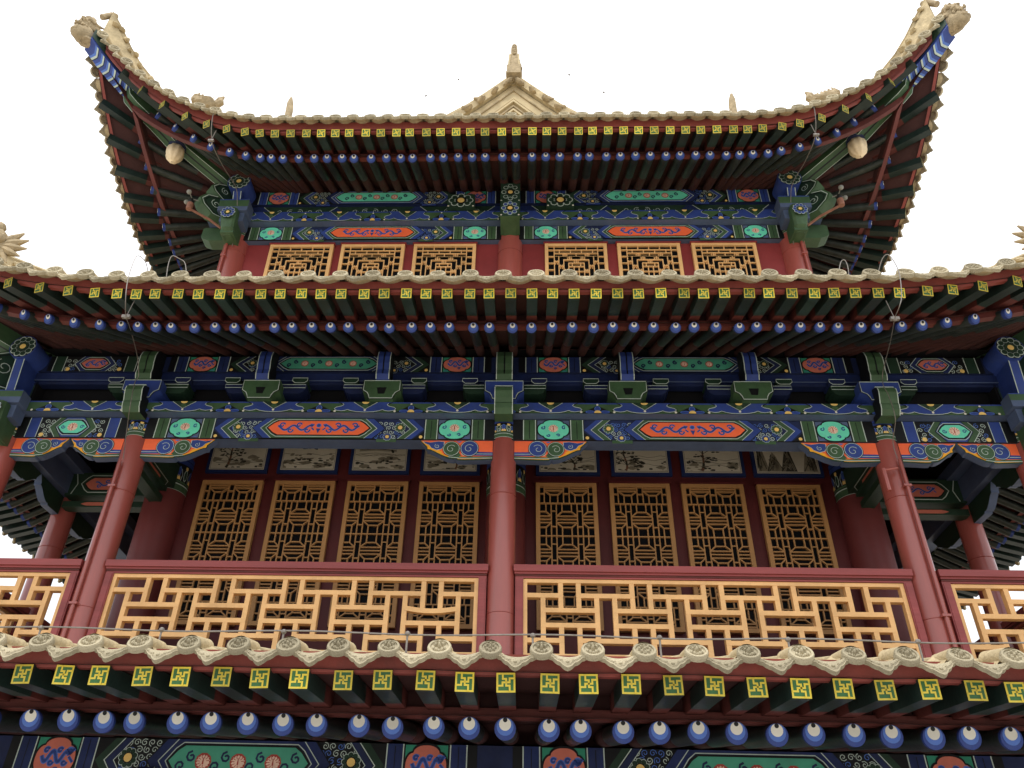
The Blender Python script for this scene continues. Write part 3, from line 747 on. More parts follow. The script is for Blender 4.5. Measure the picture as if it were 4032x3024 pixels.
def finial(y, s, lab):
    z = ZR-.05
    root = thing('ridge_finial', lab, 'roof ornament', (0, y, z))
    mb = MB()
    mb.box(-.17, .17, y-.22*s-.12, y+.3*s+.0, z+.02, z+.34, STAT); sub(mb, 'pedestal', root)
    mb = MB()
    yy = lambda t: y-.10*s
    rows = []
    for hw, zz, dy in ((.12, .36, .30), (.115, .42, .34), (.105, .70, .36), (.09, 1.02, .30), (.085, 1.05, .26), (.085, 1.35, .20), (.07, 1.58, .12), (.02, 1.68, .04)):
        rows.append([(-hw, y-dy*.5, z+zz), (hw, y-dy*.5, z+zz), (hw, y+dy, z+zz), (-hw, y+dy, z+zz)])
    mb.grid(rows, STAT, True); mb.poly(rows[-1], STAT)
    for q in (-1, 1):
        mb.hexa([(q*.165, y-.2, z+.36), (q*.11, y-.2, z+.36), (q*.11, y-.12, z+.36), (q*.165, y-.12, z+.36), (q*.125, y-.185, z+1.02), (q*.08, y-.185, z+1.02), (q*.08, y-.12, z+1.02), (q*.125, y-.12, z+1.02)], TILE)
    for i in range(5):
        mb.blob((0, y-.16+.01*i, z+1.08+.1*i), .05, .04, .04, STAT, 8, 5, .2)
        mb.blob((.18-.02*i, y-.1, z+.5+.12*i), .03, .06, .04, STAT, 8, 5, .3)
    mb.blob((0, y-.18, z+.45), .10, .06, .10, STAT, 9, 6, .25)
    mb.blob((.0, y-.24, z+.2), .14, .05, .07, STAT, 9, 6, .2)
    sub(mb, 'carved_body', root)
finial(YG-.0, 1, 'tall tapering stone finial standing at the peak of the front gable')
# ------------------------------------------------------------------ roof beasts
def tip_beast(k_sgn, lab):
    c = 8.20; X, Y, Z = k_sgn*c, CYC-c, 14.58
    root = thing('corner_beast', lab, 'roof ornament', (X, Y, Z), 'scowling stone beast heads capping the corner tips')
    d = Vector((k_sgn*.707, -.707, 0)); s = Vector((.707, k_sgn*.707, 0)); up = Vector((0, 0, 1))
    mb = MB(); rr = random.Random(4)
    def P(a, b, h): v = Vector((X, Y, Z))+d*a+s*b+up*h; return tuple(v)
    rot = Matrix((d, s, up)).transposed()
    mb.blob(P(.02, 0, -.02), .22, .17, .20, STAT, 14, 9, .07, rot)
    mb.blob(P(.03, 0, .22), .17, .145, .24, STAT, 14, 9, .12, rot); sub(mb, 'head', root, True)
    mb = MB()
    mb.blob(P(.00, 0, .40), .13, .12, .13, STAT, 12, 7, .2, rot)
    for i in range(4): mb.blob(P(-.16-.05*i, 0, .30-.11*i), .10, .05, .05, STAT, 8, 5, .35, rot)
    for q in (-1, 1):
        mb.blob(P(.02, q*.14, .30), .05, .05, .05, STAT, 8, 5, .2, rot); mb.blob(P(-.12, q*.10, .18), .12, .04, .05, STAT, 8, 5, .3, rot)
        mb.blob(P(.16, q*.10, .12), .06, .05, .05, STAT, 8, 5, .2, rot)
    for i in range(46):
        a, e = rr.uniform(0, 6.28), rr.uniform(-.4, 1.3); v = Vector((math.cos(e)*math.cos(a), math.cos(e)*math.sin(a), math.sin(e)))
        b_ = rr.uniform(.17, .21); c_ = P(.03+v.x*b_, v.y*b_*.85, .14+v.z*b_*1.35); mb.blob(c_, rr.uniform(.02, .045), rr.uniform(.02, .045), rr.uniform(.02, .05), STAT, 6, 4, .35)
    for i in range(9): mb.tube([P(-.10, 0, .42-.06*i), P(-.26-.02*(i % 3), rr.uniform(-.04, .04), .46-.07*i)], [.045, .008], STAT, 6)
    sub(mb, 'mane', root)
    mb = MB(); mb.blob(P(.16, 0, -.04), .10, .13, .06, STAT, 10, 6, .15, rot); mb.blob(P(-.08, 0, -.14), .18, .15, .08, STAT, 10, 6, .1, rot); sub(mb, 'jaw', root)
tip_beast(-1, 'stone beast head capping the upturned left corner of the top roof')
tip_beast(1, 'stone beast head capping the upturned right corner of the top roof')
def ridge_beast(X, Y, Z, h, lab, sg):
    root = thing('ridge_beast', lab, 'roof ornament', (X, Y, Z), 'slim beasts rising behind the top eave')
    mb = MB(); mb.box(X-.16, X+.16, Y-.2, Y+.2, Z, Z+.3, STAT); sub(mb, 'pedestal', root)
    mb = MB(); n = 7
    pts = [(X+sg*.02*math.sin(i*1.1)*1.0, Y, Z+.28+h*i/n) for i in range(n+1)]
    mb.tube(pts, [.11, .10, .085, .09, .08, .085, .075, .03], STAT, 10); sub(mb, 'body', root, True)
    mb = MB()
    for i in range(4): mb.blob((X-sg*.14, Y, Z+.45+h*.12*i), .07, .06, .055, STAT, 8, 5, .3)
    mb.blob((X-sg*.12, Y-.05, Z+h*.62), .09, .08, .07, STAT, 8, 5, .3); sub(mb, 'fins', root)
ridge_beast(-5.02, 11.5, 14.35, 1.55, 'slim stone beast standing behind the top eave, left of the gable', -1)
ridge_beast(4.84, 11.5, 14.35, 1.50, 'slim stone beast standing behind the top eave, right of the gable', 1)
def crouch(X, Y, Z, lab, sg):
    root = thing('crouching_beast', lab, 'roof ornament', (X, Y, Z), 'crouching beasts on the hip ridges')
    mb = MB(); mb.blob((X, Y, Z+.18), .26, .15, .17, STAT, 12, 7, .25); sub(mb, 'body', root, True)
    mb = MB(); mb.blob((X+sg*.18, Y, Z+.34), .13, .10, .12, STAT, 10, 6, .25)
    for i in range(4): mb.tube([(X+sg*(.22-.05*i), Y, Z+.38), (X+sg*(.18-.08*i), Y, Z+.56-.05*i)], [.05, .012], STAT, 6)
    sub(mb, 'horned_head', root)
    mb = MB(); mb.tube([(X-sg*.2, Y, Z+.15), (X-sg*.30, Y, Z+.24), (X-sg*.28, Y, Z+.36), (X-sg*.33, Y, Z+.42)], [.08, .07, .05, .02], STAT, 7)
    for i in range(5): mb.tube([(X-sg*(.2-.1*i), Y, Z+.25), (X-sg*(.22-.1*i), Y, Z+.42)], [.04, .006], STAT, 6)
    sub(mb, 'tail', root)
crouch(-5.85, 9.7, 13.28, 'crouching stone beast on the left hip ridge behind the top eave tiles', -1)
crouch(5.85, 9.7, 13.22, 'crouching stone beast on the right hip ridge behind the top eave tiles', 1)
def dragon_head(sg, lab, X, Y, Z):
    root = thing('dragon_head', lab, 'roof ornament', (X, Y, Z), 'spiny dragon heads on the middle roof corners')
    mb = MB(); rr = random.Random(6)
    mb.tube([(X+sg*.10, Y, Z-.3), (X+sg*.06, Y, Z+.1), (X-sg*.02, Y, Z+.4)], [.24, .22, .2], STAT, 14)
    for i in range(6):
        for j in range(4): mb.blob((X-sg*(-.10+.07*j)+sg*.0, Y-.2, Z-.12+.09*i), .03, .02, .022, STAT, 6, 4)
    sub(mb, 'neck', root, True)
    mb = MB(); mb.blob((X+sg*.12, Y-.05, Z+.5), .34, .2, .22, STAT, 14, 8, .08); mb.blob((X+sg*.02, Y-.2, Z+.42), .22, .06, .05, STAT, 10, 6, .1)
    mb.blob((X-sg*.04, Y-.1, Z+.72), .08, .08, .08, STAT, 10, 6, .1); mb.blob((X-sg*.16, Y-.14, Z+.46), .08, .08, .08, STAT, 10, 6, .1); sub(mb, 'head', root, True)
    mb = MB()
    for i, a in enumerate((48, 20, -6, -30, -58)):
        dx, dz = math.cos(R(a)), math.sin(R(a)); x0, z0 = X-sg*.12, Z+.38
        mb.tube([(x0-sg*dx*.05, Y-.05, z0+dz*.05), (x0-sg*dx*.24, Y-.05, z0+dz*.22), (x0-sg*dx*.42, Y-.05, z0+dz*.36)], [.085, .06, .012], STAT, 7)
    sub(mb, 'spines', root)
dragon_head(-1, 'spiny stone dragon head on the middle roof, cut by the left edge of the photo', -7.28, 8.3, 7.86)
dragon_head(1, 'spiny stone dragon head on the middle roof, cut by the right edge of the photo', 7.42, 8.3, 7.92)
# ------------------------------------------------------------------ columns
def column(x, y, r, z0, z1, cap=None, k=None, name='column', capmat=True, seam=None):
    mb = MB(); n = 32
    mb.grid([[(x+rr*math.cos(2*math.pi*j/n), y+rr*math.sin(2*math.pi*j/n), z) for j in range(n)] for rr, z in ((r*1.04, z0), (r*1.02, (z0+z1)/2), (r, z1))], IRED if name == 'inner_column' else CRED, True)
    if seam:
        for s_ in seam: mb.grid([[(x+(r*1.025+e)*math.cos(2*math.pi*j/n), y+(r*1.025+e)*math.sin(2*math.pi*j/n), z) for j in range(n)] for e, z in ((.0, s_-.006), (.006, s_), (.0, s_+.006))], RED, True)
    o = part(mb, name, smooth=True)
    if cap:
        c0, c1 = cap; mb = MB(); H = c1-c0
        ring = lambda za, zb, e, m: mb.grid([[(x+(r+e)*math.cos(2*math.pi*j/n), y+(r+e)*math.sin(2*math.pi*j/n), z) for j in range(n)] for z in (za, zb)], m, True)
        ring(c0, c1, .004, BLK); ring(c0, c0+H*.16, .010, GRN); ring(c0+H*.16, c0+H*.19, .012, WHT); ring(c0-.006, c0, .012, WHT); ring(c0+H*.22, c0+H*.27, .009, GRN); ring(c0+H*.74, c1, .012, BLU); ring(c0+H*.70, c0+H*.74, .013, BLK); ring(c0+H*.86, c0+H*.88, .014, BLK)
        P = Paint(mb, lambda a, b, l: (x+(r+.006+l)*math.sin(a/r), y-(r+.006+l)*math.cos(a/r), c0+b))
        nn = 8; per = 2*math.pi*r/nn
        for i in range(nn):
            a = per*i
            P.disc(a, H*.30, .034, GLD, 2, 8, H*.12, 0, math.pi); P.disc(a, H*.50, .026, BL2, 1, 8, H*.17); P.disc(a, H*.50, .019, BLU, 2, 8, H*.13)
            P.disc(a+per/2, H*.46, .034, WHT, 1, 9, H*.17); P.disc(a+per/2, H*.46, .027, DGR, 2, 9, H*.14); P.disc(a+per/2, H*.66, .026, GLD, 3, 7, H*.06)
            for q in (-1, 1): P.line([(a+q*.045, H*.28), (a+q*.06, H*.45), (a+q*.03, H*.6)], .007, WHT, 2)
        part(mb, 'capital_band', o)
    return o
BAY, S2, XC = 5.23, 7.10, [-7.10, -5.23, 0, 5.23, 7.10]
mids = []
for i, x in enumerate(XC):
    if i < 4 or True: mids.append(column(x, 10.0, .172, 3.05, 6.45, (6.11, 6.42), seam=(5.25, 3.62)))
for k in (1, 2, 3):
    for i in (1, 2, 3): turn(mids[i], k)
turn(mids[0], 1) if False else None
for k in (1, 2): turn(mids[4], k)
# inner columns (rise through to the upper storey)
inn = []
for x in (-5.42, 0, 5.42):
    inn.append(column(x, 11.68, .30, 3.05, 7.3, (6.12, 6.75), name='inner_column'))
for x in (-5.42, 0, 5.42):
    inn.append(column(x, 11.68, .235, 8.5, 12.3, (11.79, 12.05), name='upper_column', seam=(11.35,)))
for k in (1, 3): turn(inn[1], k); turn(inn[4], k)
turn(inn[1], 2); turn(inn[4], 2)
for a in (inn[0], inn[2], inn[3], inn[5]): turn(a, 2)
# ------------------------------------------------------------------ storey of painted timbers
def timber(Yc, bays, z_arch, z_fr, z_pur, scheme_p, nm, sides=True, arch_scheme=SCH_A, board=None, fr_per=1.31, under=.15):
    """architrave, frieze board, purlin of one storey along its front; bays = list of column x; turned copies on the other faces"""
    made = []
    a0, a1 = z_arch; H = a1-a0
    for i in range(len(bays)-1):
        x0, x1 = bays[i], bays[i+1]; L = x1-x0; mb = MB(); ya = Yc-.13
        mb.box(x0+.1, x1-.1, ya+.02, Yc+.14, a0+.001, a1-.001, SLT)
        mb.box(x0+.1, x1-.1, ya, ya+.02, a0, a1, BLK if arch_scheme is not None else SLT)
        if arch_scheme is not None:
            P = Paint(mb, lambda a, b, l: (a, ya-.002-l, a0+b))
            if L > 3: dec_main(P, L, H, arch_scheme, x0)
            else: dec_side(P, L, H, arch_scheme, x0, .27, .27)
        made.append(part(mb, 'architrave'))
    f0, f1 = z_fr; mb = MB(); yf = Yc-.28; e = .26
    X0, X1 = bays[0], bays[-1]
    mb.box(X0-e, X1+e, yf+.006, Yc+.3, f0, f1, SLT)
    mb.box(X0-e+.002, X1+e-.002, yf, yf+.006, f0+.001, f1, BLU)
    P = Paint(mb, lambda a, b, l: (a, yf-.002-l, f0+b), .0012); dec_frieze(P, X0-e, X1+e, f1-f0, fr_per, fr_per/2)
    P2 = Paint(mb, lambda a, b, l: (a, yf+b, f0-.002-l)); P2.rect(X0-e, X1+e, 0, .15, SLT, 0)
    made.append(part(mb, 'frieze_board'))
    p0, p1 = z_pur; r = (p1-p0)/2; yp = Yc-.05
    for i in range(len(bays)-1):
        x0, x1 = bays[i], bays[i+1]; L = x1-x0; mb = MB()
        mb.box(x0, x1, yp-r*.8, yp+r, p0, p1, NAV)
        P = Paint(mb, lambda a, b, l: (a, yp-r*.8-.003-l, p0+b))
        if L > 3: dec_main(P, L, p1-p0, scheme_p, x0, .30)
        else: dec_side(P, L, p1-p0, SCH_B, x0, .30, .30)
        made.append(part(mb, 'purlin'))
    return made
# middle storey
mid_parts = timber(10.0, XC, (6.085, 6.415), (6.43, 6.605), (7.22, 7.50), SCH_B, 'mid', fr_per=5.23/4)
# strip under the purlin, near-black sheet behind the brackets, coloured as the shaded roof cavity
mb = MB(); mb.box(-7.4, 7.4, 9.87, 10.06, 7.075, 7.215, DKB); mb.box(-7.4, 7.4, 9.865, 9.87, 7.078, 7.092, SLT); mb.box(-7.4, 7.4, 9.90, 10.03, 7.03, 7.073, NAV)
mid_parts.append(part(mb, 'purlin_tie'))
mb = MB(); mb.box(-7.2, 7.2, 10.10, 10.14, 6.6, 7.6, VOID); mid_parts.append(part(mb, 'cavity_shade_sheet'))
# upper storey
UXC = [-5.42, 0, 5.42]
up_parts = timber(11.65, UXC, (11.665, 12.015), (12.03, 12.29), (12.60, 12.96), SCH_C, 'up', fr_per=5.42/4)
mb = MB(); mb.box(-5.5, 5.5, 11.52, 11.80, 12.30, 12.595, DKB)
P = Paint(mb, lambda a, b, l: (a, 11.517-l, 12.30+b))
for x0 in (-5.42, 0):
    P.rect(x0+.3, x0+5.12, 0, .295, DKB, 0)
    for q in (.42, 3.6):
        P.poly([(x0+q, .29), (x0+q+1.5, .29), (x0+q+1.2, .0), (x0+q+.3, 0)], DGR, 1); P.line([(x0+q, .29), (x0+q+.3, 0), (x0+q+1.2, 0), (x0+q+1.5, .29)], .012, WHT, 2)
        for j in range(5): P.spiral(x0+q+.35+.2*j, .15, .07, WHT, 2, .010, 1.3, j, 1 if j % 2 else -1)
    P.poly([(x0+1.9, .29), (x0+3.5, .29), (x0+3.2, .0), (x0+2.2, 0)], DGR, 1)
    for j in range(5): P.spiral(x0+2.3+.2*j, .16, .07, WHT, 2, .010, 1.3, j, 1 if j % 2 else -1)
    P.disc(x0+2.7, .02, .05, GLD, 3, 8, .04, 0, math.pi)
up_parts.append(part(mb, 'cushion_board'))
for o in mid_parts+up_parts:
    for k in (1, 2, 3): turn(o, k)
# lower storey (only the top of its beams shows)
LXC = [-7.9, -5.23, 0, 5.23, 7.9]
low_parts = []
for i in range(4):
    x0, x1 = LXC[i], LXC[i+1]; mb = MB(); mb.box(x0, x1, 9.08, 9.34, 1.50, 1.93, NAV)
    P = Paint(mb, lambda a, b, l: (a, 9.077-l, 1.50+b))
    if x1-x0 > 3: dec_main(P, x1-x0, .43, SCH_B, x0, .28)
    else: dec_side(P, x1-x0, .43, SCH_B, x0, .3, .3)
    low_parts.append(part(mb, 'lower_beam'))
for i in range(4):
    x0, x1 = LXC[i], LXC[i+1]; mb = MB(); mb.box(x0, x1, 9.05, 9.36, 1.28, 1.47, SLT); low_parts.append(part(mb, 'lower_tie_beam'))
for o in low_parts:
    for k in (1, 2, 3): turn(o, k)
lc = [column(x, 9.2, .2, GZ, 1.35, None, name='lower_column') for x in LXC[:4]]
for o in lc:
    for k in (1, 2, 3): turn(o, k)
# small bracket noses low down
for x in (-5.23, -3.49, -1.74, 0, 1.74, 3.49, 5.23):
    mb = MB(); pr = [(9.1, 1.30), (8.86, 1.34), (8.80, 1.44), (8.84, 1.56), (8.92, 1.63), (9.1, 1.65)]
    mb.prism([(y, z) for y, z in pr], lambda p, d: (x+d, p[0], p[1]), -.09, .09, DGR if x in (-5.23, 0, 5.23) else NAV)
    for q in (-.091, .082):
        mb.grid([[(x+q, y-.003, z) for y, z in pr], [(x+q+.009, y-.003, z) for y, z in pr]], WHT)
    part(mb, 'bracket_nose')
# ------------------------------------------------------------------ brackets of the middle storey
def nose(x, prof, hw, m, slot=True, name='bracket_nose'):
    mb = MB(); mb.prism(prof, lambda p, d: (x+d, p[0], p[1]), -hw, hw, m, m)
    mb.prism(prof, lambda p, d: (x+d, p[0], p[1]), -hw-.004, -hw-.0005, BLK); mb.prism(prof, lambda p, d: (x+d, p[0], p[1]), hw+.0005, hw+.004, BLK)
    front = prof[1:-1]
    for q in (-hw-.003, hw-.009):
        mb.grid([[(x+q, y-.004, z) for y, z in front], [(x+q+.012, y-.004, z) for y, z in front]], WHT)
    if prof is LPN:
        y_, z_ = front[1]; mb.box(x-hw, x+hw, y_-.006, y_+.06, z_+.004, z_+.016, WHT)
    if slot:
        f2 = front[1:-1]; mb.grid([[(x-.009, y-.004, z) for y, z in f2], [(x+.009, y-.004, z) for y, z in f2]], BLK)
    return part(mb, name)
UPN = [(10.0, 7.50), (9.76, 7.50), (9.66, 7.47), (9.58, 7.40), (9.545, 7.30), (9.55, 7.18), (9.575, 7.08), (9.565, 7.0), (9.60, 6.925), (10.0, 6.925)]
LPN = [(9.8, 6.77), (9.60, 6.77), (9.52, 6.745), (9.47, 6.70), (9.46, 6.64), (9.49, 6.54), (9.515, 6.48), (9.505, 6.46), (9.52, 6.39), (9.57, 6.32), (9.8, 6.34)]
def dou(x, m, z0=6.61, z1=6.92, y0=9.63, wt=.27, wb=.17, slot=True):
    mb = MB(); zm = z0+(z1-z0)*.45
    prof = [(-wb, z0), (wb, z0), (wb+.012, z0+.05), (wb+.04, z0+.10), (wt, zm), (wt, z1), (-wt, z1), (-wt, zm), (-wb-.04, z0+.10), (-wb-.012, z0+.05)]
    rows = [[(x+a*(1+.0*j), y, z) for a, z in prof] for j, y in enumerate((y0, 10.12))]
    mb.grid(rows, m, True); mb.poly(rows[0], m); mb.poly(rows[1], m)
    P = Paint(mb, lambda a, b, l: (x+a, y0-.001-l, b))
    P.line([(a*.955, z0+.008+(z-z0)*.965) for a, z in prof], .012, WHT, 2, True)
    P.line([(a, z) for a, z in prof], .016, BLK, 1, True)
    if slot: P.poly([(-.07, z0+.19), (.07, z0+.19), (.045, z0+.08), (-.045, z0+.08)], BLK, 2)
    return part(mb, 'bracket_block')
def arm(x, sg, m, mc):
    mb = MB()
    def Q(a0, a1, z0, z1, y0, mm):
        xa, xb = sorted((x+sg*a0, x+sg*a1))
        mb.box(xa, xb, y0, 10.08, z0, z1, mm)
        P = Paint(mb, lambda a, b, l: (a, y0-.001-l, b))
        P.line([(xa+.008, z0+.01), (xb-.008, z0+.01), (xb-.008, z1-.01), (xa+.008, z1-.01)], .010, WHT, 1, True)
    Q(.22, .60, 6.90, 6.975, 9.80, m)
    xa = x+sg*.60; 
    prof = [(x+sg*.22, 6.90), (x+sg*.58, 6.90), (x+sg*.55, 6.845), (x+sg*.50, 6.82), (x+sg*.22, 6.82)]
    mb.prism(prof, lambda p, d: (p[0], d, p[1]), 9.815, 10.07, m)
    pr = [(.43, 6.985), (.57, 6.985), (.61, 7.02), (.61, 7.07), (.39, 7.07), (.39, 7.02)]
    mb.prism([(x+sg*a, z) for a, z in pr], lambda p, d: (p[0], d, p[1]), 9.78, 10.05, mc)
    P = Paint(mb, lambda a, b, l: (a, 9.779-l, b)); P.line([(x+sg*a, z) for a, z in pr], .010, WHT, 1, True)
    return part(mb, 'bracket_arm')
br = []
for i, x in enumerate((-5.23, -3.487, -1.743, 0, 1.743, 3.487, 5.23)):
    colm = x in (-5.23, 0, 5.23)
    br.append(nose(x, UPN, .115 if colm else .095, GRN if colm else BLU))
    br.append(dou(x, BLU if colm else GRN, slot=not colm, wt=.28 if colm else .27))
    for sg in (-1, 1): br.append(arm(x, sg, DGR if colm else NAV, NAV if colm else DGR))
    if colm: br.append(nose(x, LPN, .125, GRN, False))
for o in br:
    for k in (1, 3): turn(o, k)
# corner clusters
def rosette_disc(mb, x, y, z, r, ring, centre=GLD):
    P = Paint(mb, lambda a, b, l: (x+a, y-.002-l, z+b))
    P.disc(0, 0, r, BLK, 0, 20)
    for k in range(10):
        a = 2*math.pi*k/10; P.disc(r*.72*math.cos(a), r*.72*math.sin(a), r*.26, WHT, 1, 9); P.disc(r*.70*math.cos(a), r*.70*math.sin(a), r*.21, ring, 2, 9)
    P.disc(0, 0, r*.44, DGR, 3, 12); P.disc(0, 0, r*.24, centre, 4, 10)
def cyl_y(mb, x, z, r, y0, y1, m, n=20, flat=None):
    mb.grid([[(x+r*math.cos(2*math.pi*j/n), y, z+r*math.sin(2*math.pi*j/n)) for j in range(n)] for y in (y0, y1)], m, True)
    mb.poly([(x+r*math.cos(2*math.pi*j/n), y0, z+r*math.sin(2*math.pi*j/n)) for j in range(n)], m)
def corner(sg, Xc, Yc, za, zf, zp, s):
    """crossing timber ends at a corner column; za/zf/zp as in timber()"""
    X = sg*Xc
    mb = MB(); cyl_y(mb, X, (zp[0]+zp[1])/2+.03, .20*s, Yc-.55*s, Yc+.2, BLU); rosette_disc(mb, X, Yc-.55*s, (zp[0]+zp[1])/2+.03, .19*s, DGR); part(mb, 'purlin_end', smooth=True)
    # same timber crossing sideways
    mb = MB(); n = 20; zc = (zp[0]+zp[1])/2+.02; r = .18*s
    mb.grid([[(X+sg*d, Yc+r*math.cos(2*math.pi*j/n), zc+r*math.sin(2*math.pi*j/n)) for j in range(n)] for d in (-.1, .55*s)], DGR, True)
    mb.poly([(X+sg*.55*s, Yc+r*math.cos(2*math.pi*j/n), zc+r*math.sin(2*math.pi*j/n)) for j in range(n)], DGR); part(mb, 'purlin_end', smooth=True)
    # neck strip between purlin end and frieze end
    mb = MB(); zt = zp[0]-.02
    mb.hexa([(X-.07*s, Yc-.42*s, zf[1]), (X+.07*s, Yc-.42*s, zf[1]), (X+.07*s, Yc, zf[1]), (X-.07*s, Yc, zf[1]), (X-.07*s, Yc-.50*s, zt), (X+.07*s, Yc-.50*s, zt), (X+.07*s, Yc, zt), (X-.07*s, Yc, zt)], BLU)
    for q in (-.07, .058): mb.hexa([(X+q*s, Yc-.424*s, zf[1]), (X+(q+.012)*s, Yc-.424*s, zf[1]), (X+(q+.012)*s, Yc-.42*s, zf[1]), (X+q*s, Yc-.42*s, zf[1]), (X+q*s, Yc-.504*s, zt), (X+(q+.012)*s, Yc-.504*s, zt), (X+(q+.012)*s, Yc-.50*s, zt), (X+q*s, Yc-.50*s, zt)], WHT)
    part(mb, 'corner_bracket')
    # frieze end: flared block
    mb = MB(); hw = .255*s
    mb.box(X-hw*.8, X+hw*.8, Yc-.44*s, Yc-.2, za[0]+.14, zf[0], SLT)
    mb.box(X-hw, X+hw, Yc-.50*s, Yc-.281, zf[0]+.002, zf[1]+.04, SLT)
    P = Paint(mb, lambda a, b, l: (X-hw+a, Yc-.50*s-.002-l, zf[0]+.1*s+b), .001); dec_frieze(P, 0, 2*hw, zf[1]-zf[0]-.06, 1.0*s, .1)
    P.rect(0, 2*hw, -.098*s, 0, SLT, 0)
    part(mb, 'frieze_end')
    # architrave end, green, tapered drum with rosette
    mb = MB(); hw = .122*s; y0 = Yc-.60*s; zt = zf[0]-.02; zb = za[0]-.20*s
    prof = [(zt, 1, 0), (zt-.15, 1.05, 0), ((zt+zb)/2, 1.0, .02), (zb+.12, .85, .08), (zb+.02, .6, .2)]
    rows = []
    for z, q, dy in prof:
        rows.append([(X+hw*q*a, y0+dy+b*.05+(.0), z) for a, b in ((-1, 4), (-1, 1), (-.7, .2), (0, 0), (.7, .2), (1, 1), (1, 4))])
    mb.grid(rows, GRN); mb.poly(rows[0], GRN); mb.box(X-hw*.9, X+hw*.9, y0+.15, Yc-.15, zb+.03, zt-.003, GRN)
    rosette_disc(mb, X, y0-.02, zt-.145*s, .128*s, BLU); part(mb, 'architrave_end')
    # sideways architrave end
    mb = MB()
    xs = [(.15, za[0]+.0, za[1]), (.45*s, za[0], za[1]), (.56*s, za[0]+.05, za[1]), (.60*s, za[0]+.10, za[1]-.03)]
    rows = [[(X+sg*a, Yc-.13, z0), (X+sg*a, Yc-.13, z1), (X+sg*a, Yc+.13, z1), (X+sg*a, Yc+.13, z0)] for a, z0, z1 in xs]
    mb.grid(rows, GRN, True); mb.poly(rows[-1], GRN); mb.box(min(X+sg*.26, X+sg*.5*s), max(X+sg*.26, X+sg*.5*s), Yc-.27, Yc+.27, zf[0]+.003, zf[1]-.003, SLT); part(mb, 'architrave_end')
    # diagonal noses
    for (h0, h1, rad) in ((zf[0]-.05, zf[1]+.15, .85*s), (zf[1]+.18, zp[1]-.12, .72*s)):
        mb = MB(); hm = (h0+h1)/2; hh = (h1-h0)/2
        prof = [(0, h1), (rad*.7, h1+.02), (rad*.9, h1-hh*.3), (rad, hm), (rad*.93, hm-hh*.5), (rad*.7, h0-.02), (rad*.45, h0), (0, h0-.18)]
        d = Vector((sg*.707, -.707)); e = Vector((.707, sg*.707))
        fn = lambda p, t: (X+d.x*p[0]+e.x*t, Yc+d.y*p[0]+e.y*t, p[1])
        mb.prism(prof, fn, -.11*s, .11*s, GRN)
        for t in (-.113*s, .113*s):
            P = Paint(mb, lambda a, b, l, t=t: fn((a, b), t+math.copysign(l, t)))
            P.poly([(rad*.1, h0), (rad*.1, h1-.01)]+[(a*.94, hm+(b-hm)*.93) for a, b in prof[1:7]], DGR, 1)
            P.line([(a*.95, hm+(b-hm)*.94) for a, b in prof[1:7]], .016, WHT, 2); P.line([(a*.89, hm+(b-hm)*.86) for a, b in prof[1:7]], .014, BLK, 3)
            P.spiral(rad*.66, hm+hh*.1, hh*.45, WHT, 3, .012, 1.4, 1, -1)
        part(mb, 'corner_bracket', label='green scroll carved bracket')
for sg in (-1, 1):
    corner(sg, 7.10, 10.0, (6.085, 6.415), (6.43, 6.605), (7.22, 7.50), 1.0)
    corner(sg, 5.42, 11.65, (11.665, 12.015), (12.03, 12.29), (12.60, 12.96), 1.15)
# upper storey centre brackets: stack of painted noses
def upnose(x, z0, z1, y0, hw, ring, taper=False):
    mb = MB()
    mb.box(x-hw, x+hw, y0, 11.6, z0, z1, DGR); P = Paint(mb, lambda a, b, l: (x+a, y0-.002-l, (z0+z1)/2+b))
    for k in range(8):
        a = 2*math.pi*k/8; rx, ry = hw*.66, (z1-z0)*.34
        P.disc(rx*math.cos(a), ry*math.sin(a), hw*.26, WHT, 1, 9); P.disc(rx*math.cos(a), ry*math.sin(a), hw*.2, ring, 2, 9)
    P.disc(0, 0, hw*.42, BLK, 3, 10); P.disc(0, 0, hw*.26, GLD, 4, 10)
    for a in (-.9, .9): P.disc(a*hw, -(z1-z0)*.45, .02, CRM, 3, 6)
    part(mb, 'bracket_nose')
upnose(0, 12.20, 12.74, 11.05, .19, DGR); upnose(0, 11.76, 12.18, 11.0, .185, BLU)
mb = MB(); mb.hexa([(-.185, 11.0, 11.75), (.185, 11.0, 11.75), (.10, 11.46, 11.70), (-.10, 11.46, 11.70), (-.185, 11.0, 11.757), (.185, 11.0, 11.757), (.185, 11.5, 11.757), (-.185, 11.5, 11.757)], GRN); part(mb, 'bracket_nose')
for sg in (-1, 1): upnose(sg*.98, 12.32, 12.68, 11.28, .27, DGR)
